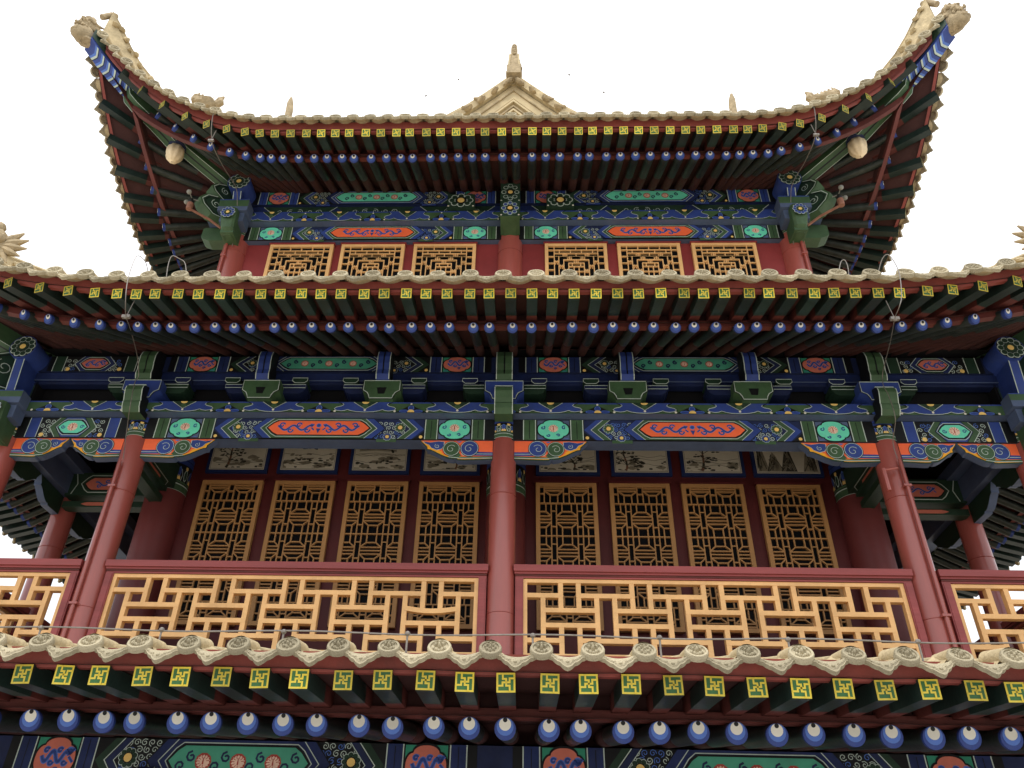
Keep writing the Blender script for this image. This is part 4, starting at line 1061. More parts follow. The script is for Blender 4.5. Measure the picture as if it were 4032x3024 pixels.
# ------------------------------------------------------------------ spandrels
def spandrel(x, sg, L, Hh=.30, Y0=9.90, Y1=10.02, ztop=6.083, lab=None):
    mb = MB()
    low = [(0, 1.0), (.40, 1.05), (.47, 1.04), (.50, .95), (.53, .99), (.60, .95), (.70, .80), (.80, .60), (.86, .50), (.90, .48), (.905, .34), (1.0, 0)]
    P0 = [(a*L, -b*Hh) for a, b in low]
    fn = lambda p, d: (x+sg*p[0], d, ztop+p[1])
    prof = [(0, 0)]+P0; mb.prism(prof, fn, Y0+.005, Y1, DGR, SLT)
    P = Paint(mb, lambda a, b, l: (x+sg*a, Y0+.003-l, ztop+b), .0016)
    inset = [(a*L*.985, -b*Hh*.93) for a, b in low]
    P.poly([(0, 0)]+inset, AMB, 0)
    P.poly([(0, 0)]+[(a*L*.93, -b*Hh*.80) for a, b in low], ORG, 1)
    # green base scroll, blue base
    P.poly([(0, -Hh*.93), (L*.45, -Hh*.95), (L*.62, -Hh*.88), (L*.5, -Hh*.72), (L*.44, -Hh*.86), (0, -Hh*.80)], GRN, 2); P.line([(0, -Hh*.91), (L*.43, -Hh*.93), (L*.6, -Hh*.86)], .009, WHT, 3)
    P.poly([(0, -Hh*.79), (L*.36, -Hh*.79), (L*.40, -Hh*.62), (L*.28, -Hh*.58), (0, -Hh*.60)], BLU, 2); P.line([(0, -Hh*.70), (L*.36, -Hh*.70)], .008, WHT, 3)
    P.disc(L*.385, -Hh*.66, Hh*.13, WHT, 3, 12); P.disc(L*.385, -Hh*.66, Hh*.10, GRN, 4, 12)
    # big spirals
    for (a, b, r, m) in ((.315, -.41, .41, BLU), (.56, -.44, .38, GRN)):
        rr = r*Hh*1.02
        P.disc(a*L, b*Hh, rr*1.05, BLK, 4 if m is BLU else 7, 18); P.disc(a*L, b*Hh, rr, m, 5 if m is BLU else 8, 18)
        P.line([(a*L+rr*.95*math.cos(t*.3491), b*Hh+rr*.95*math.sin(t*.3491)) for t in range(18)], .007, WHT, 6 if m is BLU else 9, True); P.spiral(a*L+rr*.05, b*Hh-rr*.05, rr*.58, WHT, 7 if m is BLU else 10, .007, 1.15, 2.5, -1, 16)
    P.poly([(.46*L, -.60*Hh), (.58*L, -.66*Hh), (.50*L, -.85*Hh), (.42*L, -.82*Hh)], GRN, 3)
    for g_, m_, l_ in ((1.0, WHT, 4), (.93, BLU, 5)):
        cx_, cy_ = .79*L, -.24*Hh
        P.poly([(cx_+(a*L-cx_)*g_, cy_+(b*Hh-cy_)*g_) for a, b in ((.66, -.06), (.74, -.03), (.86, -.10), (.96, -.04), (.93, -.15), (.87, -.24), (.84, -.40), (.76, -.52), (.69, -.45), (.66, -.28))], m_, l_)
    P.spiral(.755*L, -.30*Hh, .038, WHT, 6, .006, 1.2, 1, -1)
    P.poly([(.42*L, -.03*Hh), (.46*L, -.12*Hh), (.50*L, -.03*Hh)], BL2, 4)
    P.poly([(.62*L, -.62*Hh), (.70*L, -.60*Hh), (.66*L, -.74*Hh), (.56*L, -.84*Hh), (.55*L, -.80*Hh)], ORG, 3)
    P.rect(0, L*.97, -.012, 0, ORG, 3)
    return part(mb, 'spandrel')
sp = [spandrel(-5.23+.15, 1, 1.02), spandrel(-.15, -1, 1.02), spandrel(.15, 1, 1.02), spandrel(5.23-.15, -1, 1.02),
      spandrel(-5.23-.15, -1, .785), spandrel(-7.10+.15, 1, .785), spandrel(5.23+.15, 1, .785), spandrel(7.10-.15, -1, .785)]
for o in sp:
    for k in (1, 2, 3): turn(o, k)
# ------------------------------------------------------------------ balustrade
def balustrade(xa, xb, n, rail_z=4.245, sag=None, mir=False):
    """red rail on an ochre fret lattice between two columns"""
    mb = MB(); z1 = rail_z
    mb.box(xa, xb, 9.86, 10.12, z1-.085, z1, RAIL); mb.box(xa+.01, xb-.01, 9.885, 10.10, z1-.112, z1-.085, RAIL); mb.box(xa+.02, xb-.02, 9.90, 10.09, z1-.135, z1-.112, RRED); mb.box(xa+.02, xb-.02, 9.912, 10.08, z1-.158, z1-.135, RAIL)
    o = part(mb, 'balustrade')
    mb = MB()
    for q in (xa+.02, xb-.12):
        mb = MB(); mb.box(q, q+.10, 9.905, 10.05, 3.07, z1-.158, RAIL); mb.box(q+.015, q+.085, 9.897, 9.905, 3.07, z1-.17, RAIL); part(mb, 'stile', o)
    mb = MB(); x0, x1 = xa+.12, xb-.12; zt, zb = z1-.16, 3.10
    bw = .030; fr = .050
    def bar(ax, az, bx, bz, hw=bw, pro=0):
        xs_ = sorted((ax, bx)); zs_ = sorted((az, bz))
        mb.box(xs_[0]-hw, xs_[1]+hw, 9.935-pro, 10.02, zs_[0]-hw, zs_[1]+hw, OCH)
    mb.box(x0, x1, 9.930, 10.01, zt-fr, zt-.002, OCH); mb.box(x0, x1, 9.930, 10.01, zb, zb+fr, OCH); mb.box(x0+.001, x0+fr, 9.928, 10.012, zb+.001, zt-.003, OCH); mb.box(x1-fr, x1-.001, 9.928, 10.012, zb+.001, zt-.003, OCH)
    p = (x1-x0-fr)/n; V = (lambda i: x1-fr/2-p*i) if mir else (lambda i: x0+fr/2+p*i)
    hgt = (zt-zb-fr)/5; Hh = lambda j: zt-fr/2-hgt*j
    for i in range(1, n):
        q = i % 4
        if q in (0, 1): bar(V(i), Hh(1)+.0, V(i), Hh(4)-.0, bw, .0)
        else:
            bar(V(i), Hh(0)-.03, V(i), Hh(2), bw, .0); bar(V(i), Hh(3), V(i), Hh(5)+.03, bw, .0)
    for j in (1, 4):
        i = 0
        st = 0
        while st < n:
            en = min((st//4)*4+2 if st % 4 < 2 else ((st//4)+1)*4+2, n)
            bar(V(st), Hh(j), V(en), Hh(j), bw*.96, .002)
            st = en+1 if en < n else n
    for j in (2, 3):
        st = 1
        while st < n:
            en = min(st+3, n-1 if n % 4 == 1 else n)
            if sag and j == 2 and abs(V(st)-sag) < p*.6:
                m_ = 8
                for q in range(m_):
                    a, b = q/m_, (q+1)/m_
                    za, zb_ = (Hh(j)-.035*math.sin(math.pi*t) for t in (a, b))
                    xa_, xb_ = V(st)+(V(en)-V(st))*a, V(st)+(V(en)-V(st))*b
                    mb.hexa([(xa_, 9.93, za-bw), (xb_, 9.93, zb_-bw), (xb_, 10.0, zb_-bw), (xa_, 10.0, za-bw), (xa_, 9.93, za+bw), (xb_, 9.93, zb_+bw), (xb_, 10.0, zb_+bw), (xa_, 10.0, za+bw)], OCH)
            else: bar(V(st), Hh(j), V(en), Hh(j), bw*.96, .002)
            st += 4
    part(mb, 'fret_lattice', o)
    return o
bl = [balustrade(-7.10+.16, -5.23-.16, 6, mir=True), balustrade(-5.23+.16, -.16, 21, sag=-1.13), balustrade(.16, 5.07, 21), balustrade(5.39, 6.94, 6)]
for o in bl:
    for k in (1, 2, 3): turn(o, k)
# ------------------------------------------------------------------ floors, ceilings, walls
mb = MB(); mb.box(-7.35, 7.35, CYC-7.35, CYC+7.35, 2.86, 3.06, SLT); part(mb, 'gallery_floor')
mb = MB()
for k in range(4):
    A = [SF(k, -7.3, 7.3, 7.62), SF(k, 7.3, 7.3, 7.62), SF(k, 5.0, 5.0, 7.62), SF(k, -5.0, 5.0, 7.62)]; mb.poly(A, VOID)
    A = [SF(k, -5.6, 5.6, 13.1), SF(k, 5.6, 5.6, 13.1), SF(k, 0, 0, 13.1)]; mb.poly(A, SOFF)
    A = [SF(k, -8.2, 8.2, 2.1), SF(k, 8.2, 8.2, 2.1), SF(k, 0, 0, 2.1)]; mb.poly(A, SOFF)
part(mb, 'ceiling')
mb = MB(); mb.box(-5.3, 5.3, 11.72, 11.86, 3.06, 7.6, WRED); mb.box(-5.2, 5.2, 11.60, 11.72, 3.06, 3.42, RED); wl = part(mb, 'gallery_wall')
# timber members of the wall
for z0, z1, pr in ((6.42, 6.52, .03), (3.90, 3.98, .02)):
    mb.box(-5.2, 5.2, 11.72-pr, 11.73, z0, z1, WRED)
for k in (1, 2, 3): turn(wl, k)
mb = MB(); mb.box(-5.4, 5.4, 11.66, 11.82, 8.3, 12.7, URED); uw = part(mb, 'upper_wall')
for k in (1, 2, 3): turn(uw, k)
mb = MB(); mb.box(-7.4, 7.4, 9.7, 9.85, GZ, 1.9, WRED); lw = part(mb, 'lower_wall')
for k in (1, 2, 3): turn(lw, k)
# interior gallery beams: column to inner column, with red painted panels
def ybeam(x, z0, z1, hw):
    mb = MB(); mb.box(x-hw, x+hw, 10.16, 11.42, z0, z1, DGR)
    P = Paint(mb, lambda a, b, l: (x+a, 10.2+b, z0-.002-l))
    P.rect(-hw, hw, 0, 1.2, DGR, 0); P.line([(-hw+.02, .1), (-hw+.02, 1.0), (0, 1.15), (hw-.02, 1.0), (hw-.02, .1)], .012, WHT, 1); P.poly([(-hw*.5, .3), (0, .18), (hw*.5, .3), (hw*.5, .8), (0, .95), (-hw*.5, .8)], SAL, 2)
    return part(mb, 'gallery_beam')
gb = [ybeam(x, 6.12, 6.50, .13) for x in (-5.33, 0, 5.33)]
mb = MB()
for sg in (-1, 1):
    xa, xb = sorted((sg*5.6, sg*7.0)); mb2 = MB()
    mb2.box(xa, xb, 11.55, 11.80, 6.05, 6.45, DGR); mb2.box(xa, xb, 11.58, 11.77, 5.86, 5.96, DGR)
    P = Paint(mb2, lambda a, b, l: (xa+a, 11.548-l, 6.05+b)); L = xb-xa
    P.line([(.10, .02), (.16, .2), (.10, .38)], .014, WHT, 1); P.line([(L-.1, .02), (L-.16, .2), (L-.1, .38)], .014, WHT, 1)
    P.line(hexpanel(.22, L-.22, .05, .35, .14), .014, WHT, 1, True); P.poly(hexpanel(.27, L-.27, .08, .32, .13), BLK, 2); P.poly(hexpanel(.29, L-.29, .095, .305, .12), SAL, 3); dragon(P, L/2, .2, .5, .16, 4, 1)
    P = Paint(mb2, lambda a, b, l: (xa+a, 11.578-l, 5.86+b)); P.poly(hexpanel(.30, L-.30, .02, .08, .1), SAL, 2)
    gb.append(part(mb2, 'gallery_beam'))
    for q in (0, 1, 2):
        mb2 = MB(); xx = sg*(5.85+.45*q); mb2.box(xx-.045, xx+.045, 10.15, 11.55, 6.75+.0*q, 6.87, SLT if q == 1 else NAV); gb.append(part(mb2, 'gallery_joist'))
for o in gb:
    for k in (1, 3): turn(o, k)
# ------------------------------------------------------------------ windows
def bars(mb, segs, hw, y0, y1, m):
    for i, (ax, az, bx, bz) in enumerate(segs):
        d = Vector((bx-ax, bz-az)); L = d.length
        if L < 1e-6: continue
        d /= L; n = Vector((-d.y, d.x))*hw; e = d*hw*.6
        vert = abs(d.x) < .01; hor = abs(d.y) < .01
        pr = 0 if vert else (.0015 if hor else .003)
        q = [(ax-e.x-n.x, az-e.y-n.y), (bx+e.x-n.x, bz+e.y-n.y), (bx+e.x+n.x, bz+e.y+n.y), (ax-e.x+n.x, az-e.y+n.y)]
        P = [(x, y0-pr, z) for x, z in q]+[(x, y1, z) for x, z in q]
        mb.hexa([P[0], P[1], P[5], P[4], P[3], P[2], P[6], P[7]], m)
def win(x0, x1, z0, z1, Y, kind, m):
    mb = MB(); f = .065
    mb.box(x0+f*.5, x1-f*.5, Y-.035, Y-.02, z0+f*.5, z1-f*.5, GLS); o = part(mb, 'window')
    pane = o
    mb = MB(); mb.box(x0, x0+f, Y-.085, Y-.01, z0, z1, m); mb.box(x1-f, x1, Y-.085, Y-.01, z0, z1, m); mb.box(x0+f, x1-f, Y-.083, Y-.01, z1-f, z1-.001, m); mb.box(x0+f, x1-f, Y-.083, Y-.01, z0+.001, z0+f, m)
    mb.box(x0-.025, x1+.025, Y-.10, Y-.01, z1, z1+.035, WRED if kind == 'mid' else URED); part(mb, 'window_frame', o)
    mb = MB(); xi0, xi1, zi0, zi1 = x0+f, x1-f, z0+f, z1-f; W = xi1-xi0; c = (xi0+xi1)/2; segs = []
    if kind == 'mid':
        u = W/410.; hw = .0095
        per = (zi1-zi0)/4.04
        X = lambda a: c+a*u; sz = per/250.
        tops = [zi1-.52*per-i*per for i in range(4)]
        for x in (): pass
        for zt in tops: segs.append((xi0, zt, xi1, zt))
        def rowA(zt, zb_lim):
            zz = lambda a: zt-a*sz
            cut = lambda a: a*sz <= (zt-zb_lim)+.001
            for s in (-1, 1):
                for a in (80, 120): segs.append((X(s*a), zz(0), X(s*a), max(zz(250), zb_lim)))
                for a, b in ((62, 62), (178, 178)):
                    if cut(a): segs.append((X(s*80), zz(a), X(s*120), zz(a)))
                    break
                if cut(62): segs.append((X(s*80), zz(62), X(s*120), zz(62)))
                if cut(180): segs.append((X(s*80), zz(180), X(s*120), zz(180)))
                segs.append((X(s*36), zz(0), X(s*36), zz(65))); segs.append((X(s*160), zz(0), X(s*160), zz(65)))
                segs.append((X(s*36), zz(65), X(s*80), zz(100))); segs.append((X(s*160), zz(65), X(s*120), zz(100)))
                for a in (100, 125, 150):
                    segs.append((X(s*120), zz(a), X(s*205), zz(a)))
                segs.append((X(s*160), zz(65), X(s*205), zz(65))); 
                if cut(185):
                    segs.append((X(s*160), zz(185), X(s*205), zz(185))); segs.append((X(s*36), zz(185), X(s*80), zz(150))); segs.append((X(s*160), zz(185), X(s*120), zz(150)))
                    segs.append((X(s*36), zz(185), X(s*36), max(zz(250), zb_lim))); segs.append((X(s*160), zz(185), X(s*160), max(zz(250), zb_lim)))
            segs.append((X(-36), zz(65), X(36), zz(65)))
            for a in (100, 125, 150): segs.append((X(-80), zz(a), X(80), zz(a)))
            if cut(185): segs.append((X(-36), zz(185), X(36), zz(185)))
        for i in range(3): rowA(tops[i], zi0)
        for (zr_, dr_) in ((tops[0], 1), (tops[3], -1)):
            lim = zi1 if dr_ > 0 else zi0; zz = lambda a: zr_+dr_*a*sz
            ok = lambda a: abs(lim-zr_)/sz >= a-3
            for s in (-1, 1):
                for a in (22, 172): segs.append((X(s*a), zr_, X(s*a), lim))
                for cc in (s*97,):
                    for q in (-1, 1):
                        segs.append((X(cc+q*30), zr_, X(cc+q*30), zz(68))); segs.append((X(cc+q*30), zz(68), X(cc+q*74), zz(100)))
                    segs.append((X(cc-30), zz(68), X(cc+30), zz(68)))
                    segs.append((X(cc-74), zz(100), X(cc+74), zz(100))); segs.append((X(cc-74), zz(120), X(cc+74), zz(120)))
                segs.append((X(s*172), zz(76), X(s*205), zz(76)))
            segs.append((X(-22), zz(76), X(22), zz(76)))
    else:
        hw = .0085; u = W/1600.; X = lambda a: c+a*u; H = zi1-zi0
        vs = .086  # row height
        Z = lambda r: zi1-.01-vs*r
        nr = int(H/vs)
        for s in (-1, 1):
            segs.append((X(s*630), zi0, X(s*630), zi1))
            for r in range(1, nr+1, 2): segs.append((X(s*630), Z(r)+.0, X(s*800), Z(r)))
        for r in range(1, 4): segs.append((X(-630), Z(r), X(630), Z(r)))
        def vb(r, a): segs.append((X(a), Z(r), X(a), Z(r+1)))
        for a in (-310, 0, 310): vb(0, a)
        for a in (-480, -160, 160, 480): vb(1, a)
        def curl(a, r):
            for q in (-1, 1):
                for t in (.25, .75): mb.blob((X(a+q*48), Y-.045, Z(r)-vs*(.5+(t-.5)*.9)), .020, .02, .016, m, 7, 4)
            segs.append((X(a), Z(r), X(a), Z(r+1)))
        vb(2, 0)
        for a in (-320, 320): curl(a, 2)
        # nested rectangles below
        for j, (rr0, aa) in enumerate(((3, 500), (4, 360), (5, 220))):
            segs.append((X(-aa-130 if j == 0 else -aa-0), Z(rr0), X(aa+130 if j == 0 else aa), Z(rr0)))
            for s in (-1, 1): segs.append((X(s*aa), Z(rr0), X(s*aa), zi0))
            for s in (-1, 1):
                zc = Z(rr0+1.6+j*.3)
                for q in (-1, 1):
                    for t in (-1, 1): mb.blob((X(s*(aa+70)+q*30), Y-.045, zc+t*.035), .014, .02, .018, m, 6, 4)
                segs.append((X(s*(aa)), zc, X(s*(aa+140)), zc))
        for a in (-190, 190): curl(a, 3)
        curl(0, 4)
        for a in (-120, 120): vb(5, a)
        segs.append((X(-220), Z(6), X(220), Z(6)))
        for a in (-70, 70): segs.append((X(a), Z(6), X(a), zi0))
        for r in (7.5, 9): segs.append((X(-360), Z(r), X(360), Z(r)))
    segs = [(ax, min(max(az, zi0), zi1), bx, min(max(bz, zi0), zi1)) for ax, az, bx, bz in segs]
    bars(mb, segs, hw, Y-.070, Y-.034, m); part(mb, 'window_lattice', o)
    return o
wins = []
for a, b in ((-4.86, -3.88), (-3.68, -2.72), (-2.52, -1.55), (-1.37, -.42), (.47, 1.42), (1.62, 2.56), (2.74, 3.70), (3.91, 4.88)):
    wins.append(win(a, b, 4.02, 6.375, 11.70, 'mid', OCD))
for a, b in ((-4.70, -3.45), (-3.29, -2.05), (-1.87, -.66), (.67, 1.86), (2.06, 3.26), (3.48, 4.70)):
    wins.append(win(a, b, 10.15, 11.60, 11.66, 'up', OCH))
for o in wins:
    for k in (1, 3): turn(o, k)
# ------------------------------------------------------------------ ink painted panels above the windows
def inkpanel(x0, x1, style, seed):
    z0, z1 = 6.60, 7.26; Y = 11.715; mb = MB(); rr = random.Random(seed)
    mb.box(x0-.055, x1+.055, Y-.05, Y+.0, z0-.055, z1+.04, DKB); mb.box(x0, x1, Y-.056, Y-.05, z0, z1, PAP)
    o = part(mb, 'painted_panel'); mb = MB()
    P = Paint(mb, lambda a, b, l: (x0+a, Y-.057-l, z0+b), .0008); W, H = x1-x0, z1-z0
    P.line([(.015, .015), (W-.015, .015), (W-.015, H-.01), (.015, H-.01)], .008, BLK, 1, True)
    cl = lambda x, y: (min(max(x, .03), W-.03), min(max(y, .03), H-.03))
    def blotch(x, y, r, m, lay, n=9, sx=1.6):
        P.poly([cl(x+sx*r*rr.uniform(.5, 1.1)*math.cos(2*math.pi*i/n), y+r*rr.uniform(.5, 1.1)*math.sin(2*math.pi*i/n)) for i in range(n)], m, lay)
    def tree(x, y, h, lean, leaf=True):
        pts = [(x+lean*t*t*h+.03*math.sin(t*6), y+t*h) for t in [i/7 for i in range(8)]]
        for i in range(7):
            P.line([cl(*pts[i]), cl(*pts[i+1])], .06*(1-i/8)*h+.008, BRK if rr.random() < .6 else INK, 4)
        for i in range(2, 8):
            for s in (-1, 1):
                bx, by = pts[i]; ex, ey = bx+s*rr.uniform(.06, .2), by+rr.uniform(-.02, .12)
                P.line([cl(bx, by), cl((bx+ex)/2, (by+ey)/2+.02), cl(ex, ey)], .009, INK, 5)
                for _ in range(6): blotch(ex+rr.uniform(-.07, .07), ey+rr.uniform(-.04, .04), rr.uniform(.008, .02), INK, 6, 6, 2.2)
    lay = 2
    if style == 'mount':
        for i in range(9):
            x = W*rr.uniform(.0, 1); h = H*rr.uniform(.3, .95); y = 0
            P.poly([cl(x-.1, 0), cl(x-.06, h*.5), cl(x-.01, h), cl(x+.04, h*.8), cl(x+.12, 0)], INK2 if i % 2 else INK, 2+i*.3)
            for j in range(7): P.line([cl(x+rr.uniform(-.05, .05), h*rr.uniform(.2, .9)), cl(x+rr.uniform(-.1, .1), h*rr.uniform(0, .5))], .012, INK if i % 2 else INK2, 6)
    else:
        for i in range(10): blotch(rr.uniform(0, W), rr.uniform(0, H*.35), rr.uniform(.015, .05), INK2, 2+i*.1, 10, 2.6)
        for i in range(16): blotch(rr.uniform(0, W), rr.uniform(.02, H*.3), rr.uniform(.008, .028), INK, 4, 8, 2)
        for i in range(3):
            y = rr.uniform(.1, .3); P.line([cl(W*t/8, y+.02*math.sin(t*1.7+i)) for t in range(9)], .008, INK2, 4)
        if style == 'tree': tree(W*.3, .0, H*.9, .25); 
        elif style == 'pine': tree(W*.6, .02, H*.6, -.3)
        elif style == 'isle':
            for i in range(10): blotch(W*rr.uniform(.45, .75), H*rr.uniform(.15, .75), .03, INK, 5, 8, .8)
            for i in range(6): y = H*rr.uniform(.4, .9); P.line([cl(W*.1, y), cl(W*.4, y+.02), cl(W*.8, y-.01)], .009, INK2, 4)
        elif style == 'eagle':
            for i in range(14): blotch(W*(.5+rr.uniform(-.12, .12)), H*(.68+rr.uniform(-.1, .1)), .025, INK, 5, 8, 1.5)
            for i in range(22): blotch(W*rr.uniform(0, 1), H*(.15+.3*rr.random()), .02, INK2, 4, 8, 2)
        elif style == 'branch':
            tree(W*.2, -.02, H*.75, .05)
            for i in range(26): x, y = W*rr.uniform(.2, .95), H*rr.uniform(.78, .95); P.line([(x, y), cl(x+.03, y-.02), cl(x+.025, y-.05)], .012, INK, 5)
    part(mb, 'ink_painting', o)
    return o
for i, ((a, b), st) in enumerate(zip(((-4.83, -3.93), (-3.66, -2.78), (-2.49, -1.62), (-1.33, -.48), (.53, 1.44), (1.73, 2.58), (2.84, 3.73), (3.97, 4.95)), ('tree', 'eagle', 'isle', 'pine', 'pine', 'branch', 'tree', 'mount'))):
    inkpanel(a, b, st, 10+i)
# ------------------------------------------------------------------ lightning wires, pipes, anemometers
def smooth(pts, m=6):
    out_ = []; V_ = [Vector(p) for p in pts]
    for i in range(len(V_)-1):
        p0, p1, p2, p3 = V_[max(i-1, 0)], V_[i], V_[i+1], V_[min(i+2, len(V_)-1)]
        for j in range(m):
            t = j/m; out_.append(.5*((2*p1)+(p2-p0)*t+(2*p0-5*p1+4*p2-p3)*t*t+(3*p1-p0-3*p2+p3)*t**3))
    return out_+[V_[-1]]
def wire(name, label, pts, r, posts, loc=None, grp='lightning wires strung above the eaves'):
    loc = loc or pts[0]; root = thing(name, label, 'lightning wire', loc, grp)
    mb = MB(); mb.tube(pts, r, WIR, 6); sub(mb, 'strand', root, True)
    for (a, b) in posts:
        mb = MB(); mb.tube([a, b], r*1.2, WIR, 6); mb.blob(a, .024 if r > .005 else .034, .024, .022, WIR, 7, 5); sub(mb, 'post', root)
def eave_wire(E, h, umax, dist, r, step, lab):
    us = [-umax+2*umax*i/60 for i in range(61)]
    z = lambda u: E.zt+h+E.rise(u)
    pts = [SF(0, u, E.we(u)-dist, z(u)+.01*math.sin(u*3)) for u in us]
    n = int(umax/step); posts = []
    for i in range(-n, n+1):
        u = (i+.35)*step; posts.append((SF(0, u, E.we(u)-dist, z(u)), SF(0, u, E.we(u)-dist, E.zt-.0+E.rise(u))))
    wire('lightning_wire', lab, pts, r, posts, SF(0, 0, E.we(0)-dist, E.zt+h))
eave_wire(LOW, .225, 6.5, .22, .0075, 1.04, 'thin metal wire on short posts above the lowest eave, in front of the balustrade')
eave_wire(MID, .20, 7.5, .22, .0075, 1.55, 'thin metal wire on short posts above the middle eave')
eave_wire(TOP, .10, 6.6, .16, .005, 1.5, 'faint thin wire along the top eave tiles below the gable')
wire('lightning_wire', 'thin wire on studs following the left slope of the gable', [(-.1, 12.1, 19.9), (-.5, 12.15, 19.8), (-.75, 12.2, 19.4), (-.75, 12.2, 18.5), (-1.2, 12.2, 17.95), (-2.2, 12.2, 17.1), (-3.2, 12.2, 16.5)], .006, [((-1.35, 12.2, 17.83), (-1.4, 12.2, 17.5)), ((-2.1, 12.2, 17.2), (-2.1, 12.2, 16.9))])
wire('lightning_wire', 'thin wire on studs following the right slope of the gable', [(.75, 12.2, 18.6), (1.3, 12.2, 18.0), (2.2, 12.2, 17.2), (3.2, 12.2, 16.5)], .006, [((1.35, 12.2, 17.97), (1.35, 12.2, 17.6)), ((2.15, 12.2, 17.25), (2.15, 12.2, 16.9))])
def drop(lab, pts, plug, r=.0055, clamp=True):
    root = thing('hanging_cable', lab, 'cable', pts[0], 'cables looping down from the roofs')
    mb = MB(); mb.tube(smooth(pts), r, WIR, 6); sub(mb, 'cable', root, True)
    if not clamp: return
    mb = MB(); x, y, z = plug; mb.box(x-.05, x+.05, y-.02, y+.02, z-.02, z+.02, WIR); mb.blob(plug, .035, .03, .035, WIR, 8, 5); mb.tube([plug, (x+.045*(1 if x < 0 else -1), y-.02, z+.26)], r, WIR, 6); sub(mb, 'clamp', root)
for sg, lab, lab2 in ((-1, 'grey cable looping over the middle eave down to the left gallery column', 'grey cable dropping from the top eave to the left upper column'), (1, 'grey cable looping over the middle eave down to the right gallery column', 'grey cable dropping from the top eave to the right upper column')):
    CL = [(-4.387, 7.5, 7.0), (-4.437, 7.42, 7.148), (-4.528, 7.36, 7.186), (-4.506, 7.3, 6.906), (-4.456, 7.26, 6.62), (-4.42, 7.3, 6.375), (-4.538, 7.6, 6.405), (-4.847, 8.3, 6.744), (-5.193, 9.2, 7.036), (-5.211, 9.43, 6.862), (-5.229, 9.43, 6.72), (-5.178, 9.42, 6.317), (-5.304, 9.75, 6.151), (-5.25, 9.8, 5.7)] if sg < 0 else [(4.52, 7.5, 7.0), (4.583, 7.42, 7.16), (4.639, 7.36, 7.156), (4.648, 7.3, 6.832), (4.563, 7.26, 6.43), (4.513, 7.3, 6.286), (4.593, 7.6, 6.37), (4.993, 8.6, 6.791), (5.219, 9.4, 6.942), (5.18, 9.43, 6.733), (5.205, 9.42, 6.535), (5.205, 9.43, 6.182), (5.246, 9.75, 6.015), (5.26, 9.79, 5.78)]
    drop(lab, CL, CL[6])
    C2 = [(-4.141, 7.5, 6.9), (-4.181, 7.5, 7.18), (-4.168, 7.5, 7.321), (-4.069, 7.5, 7.276), (-3.969, 7.5, 7.188), (-3.881, 7.5, 6.9)] if sg < 0 else [(4.04, 7.5, 6.95), (4.113, 7.5, 7.168), (4.169, 7.5, 7.214), (4.185, 7.5, 7.108), (4.156, 7.5, 6.9)]
    drop(('small arched cable on the middle eave tiles, left', 'small arched cable on the middle eave tiles, right')[sg > 0], C2, C2[0], clamp=False)
    X = sg*5.36
    drop(lab2, [(X-sg*.05, 9.3, 12.75), (X-sg*.02, 9.25, 12.5), (X-sg*.02, 9.5, 12.1), (X+sg*.04, 10.2, 12.3), (X+sg*.03, 10.9, 12.5), (X-sg*.02, 11.05, 12.2), (X, 11.3, 11.9), (X-.02, 11.42, 11.4)], (X-sg*.02, 9.45, 12.08), .008)
for x, h in ((-5.55, .55), (-4.55, .0), (5.5, .0), (5.9, .35)): pass
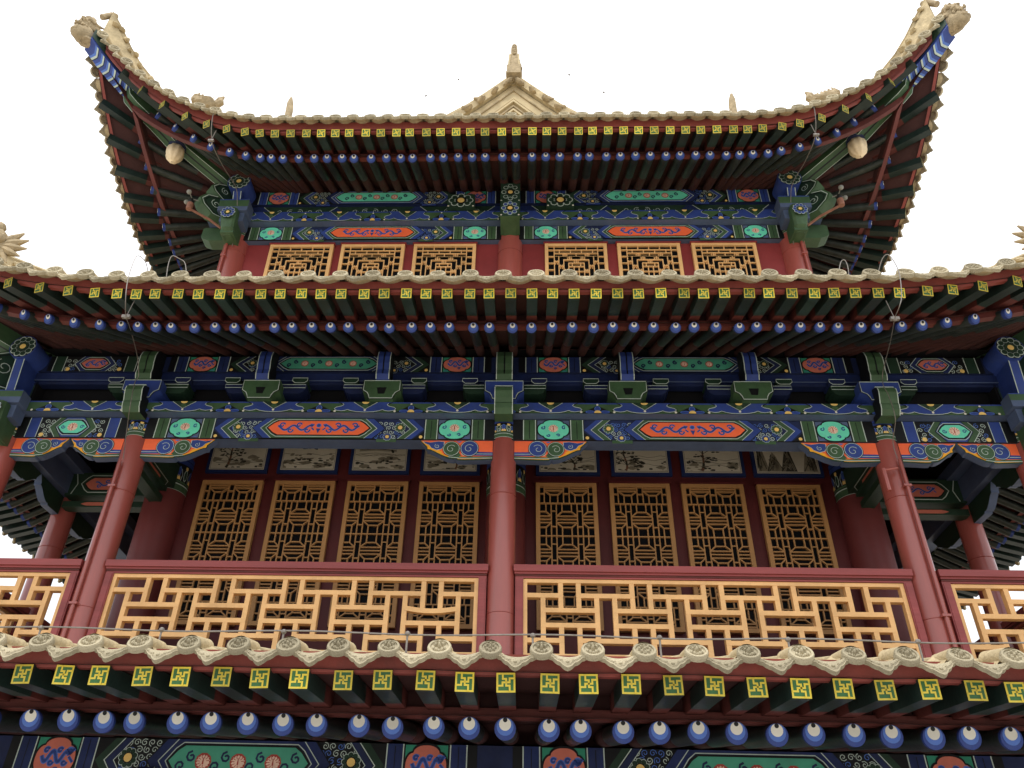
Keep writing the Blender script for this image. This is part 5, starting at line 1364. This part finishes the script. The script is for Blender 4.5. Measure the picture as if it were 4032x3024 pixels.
def pipe(x, y, z0, z1, lab, bracket=None):
    root = thing('conduit_pipe', lab, 'pipe', (x, y, z0), 'red painted conduit pipes clipped to the columns')
    mb = MB(); mb.tube([(x, y, z0), (x, y, z1)], .026, CRED, 10); mb.tube([(x, y, z1), (x, y, z1+.05)], .016, CRED, 8); sub(mb, 'tube', root, True)
    for z in (z1-.35, z0+.55):
        mb = MB(); mb.box(x-.05, x+.05, y-.035, y+.06, z-.014, z+.014, CRED); sub(mb, 'clip', root)
    if bracket:
        mb = MB(); bx, by, bz = bracket; mb.tube([(bx, by, bz), (bx, by, bz-.32)], .03, CRED, 8); mb.tube([(bx, by, bz-.02), (bx+.2, by+.02, bz+.03)], .02, CRED, 8); sub(mb, 'handle', root)
pipe(-5.27, 9.79, 3.08, 5.62, 'red conduit pipe clipped to the left gallery column')
pipe(5.28, 9.79, 3.08, 5.72, 'red conduit pipe with a side handle on the right gallery column', (5.0, 9.72, 5.58))
pipe(-5.50, 11.42, 9.5, 11.5, 'red conduit pipe clipped to the left upper column')
pipe(5.50, 11.42, 9.5, 11.5, 'red conduit pipe clipped to the right upper column')
def anemo(sg, lab):
    X, Y, Z = sg*6.02, 11.0, 12.02
    root = thing('anemometer', lab, 'anemometer', (X, Y, Z), 'small cup anemometers under the top eave')
    mb = MB(); a = (sg*5.62, 11.25, 11.72); b = (X+sg*.16, Y-.10, Z-.12)
    mb.tube([a, (sg*5.85, 11.15, 11.86), b], .026, RST, 6); mb.tube([a, (a[0]-sg*.06, a[1]-.08, a[2]+.3)], .022, RST, 6); sub(mb, 'bracket', root)
    mb = MB(); mb.lathe([(0, -.02), (.055, -.02), (.06, .02), (.06, .14), (.02, .15), (0, .15)], (b[0], b[1], b[2]), RST, 12); sub(mb, 'housing', root, True)
    mb = MB(); c = (b[0], b[1], b[2]+.27); mb.lathe([(.05, -.13), (.06, -.08), (.03, -.01), (.0, .0)], c, BLK, 10)
    for i in range(3):
        an = 2*math.pi*i/3+.5; e = (c[0]+.17*math.cos(an), c[1]+.17*math.sin(an), c[2]+.01)
        mb.tube([c, e], .009, GREY, 5); mb.blob(e, .05, .05, .05, GREY, 9, 6)
    sub(mb, 'cups', root)
anemo(-1, 'small three cup anemometer on a rusty bracket at the left corner under the top eave')
anemo(1, 'small three cup anemometer on a rusty bracket at the right corner under the top eave')
# ------------------------------------------------------------------ ground
mb = MB(); n = 6
mb.poly([(-900, -900, GZ), (900, -900, GZ), (900, 900, GZ), (-900, 900, GZ)], PAVE)
single(mb, 'ground', None, None, (0, 0, GZ), kind='structure')
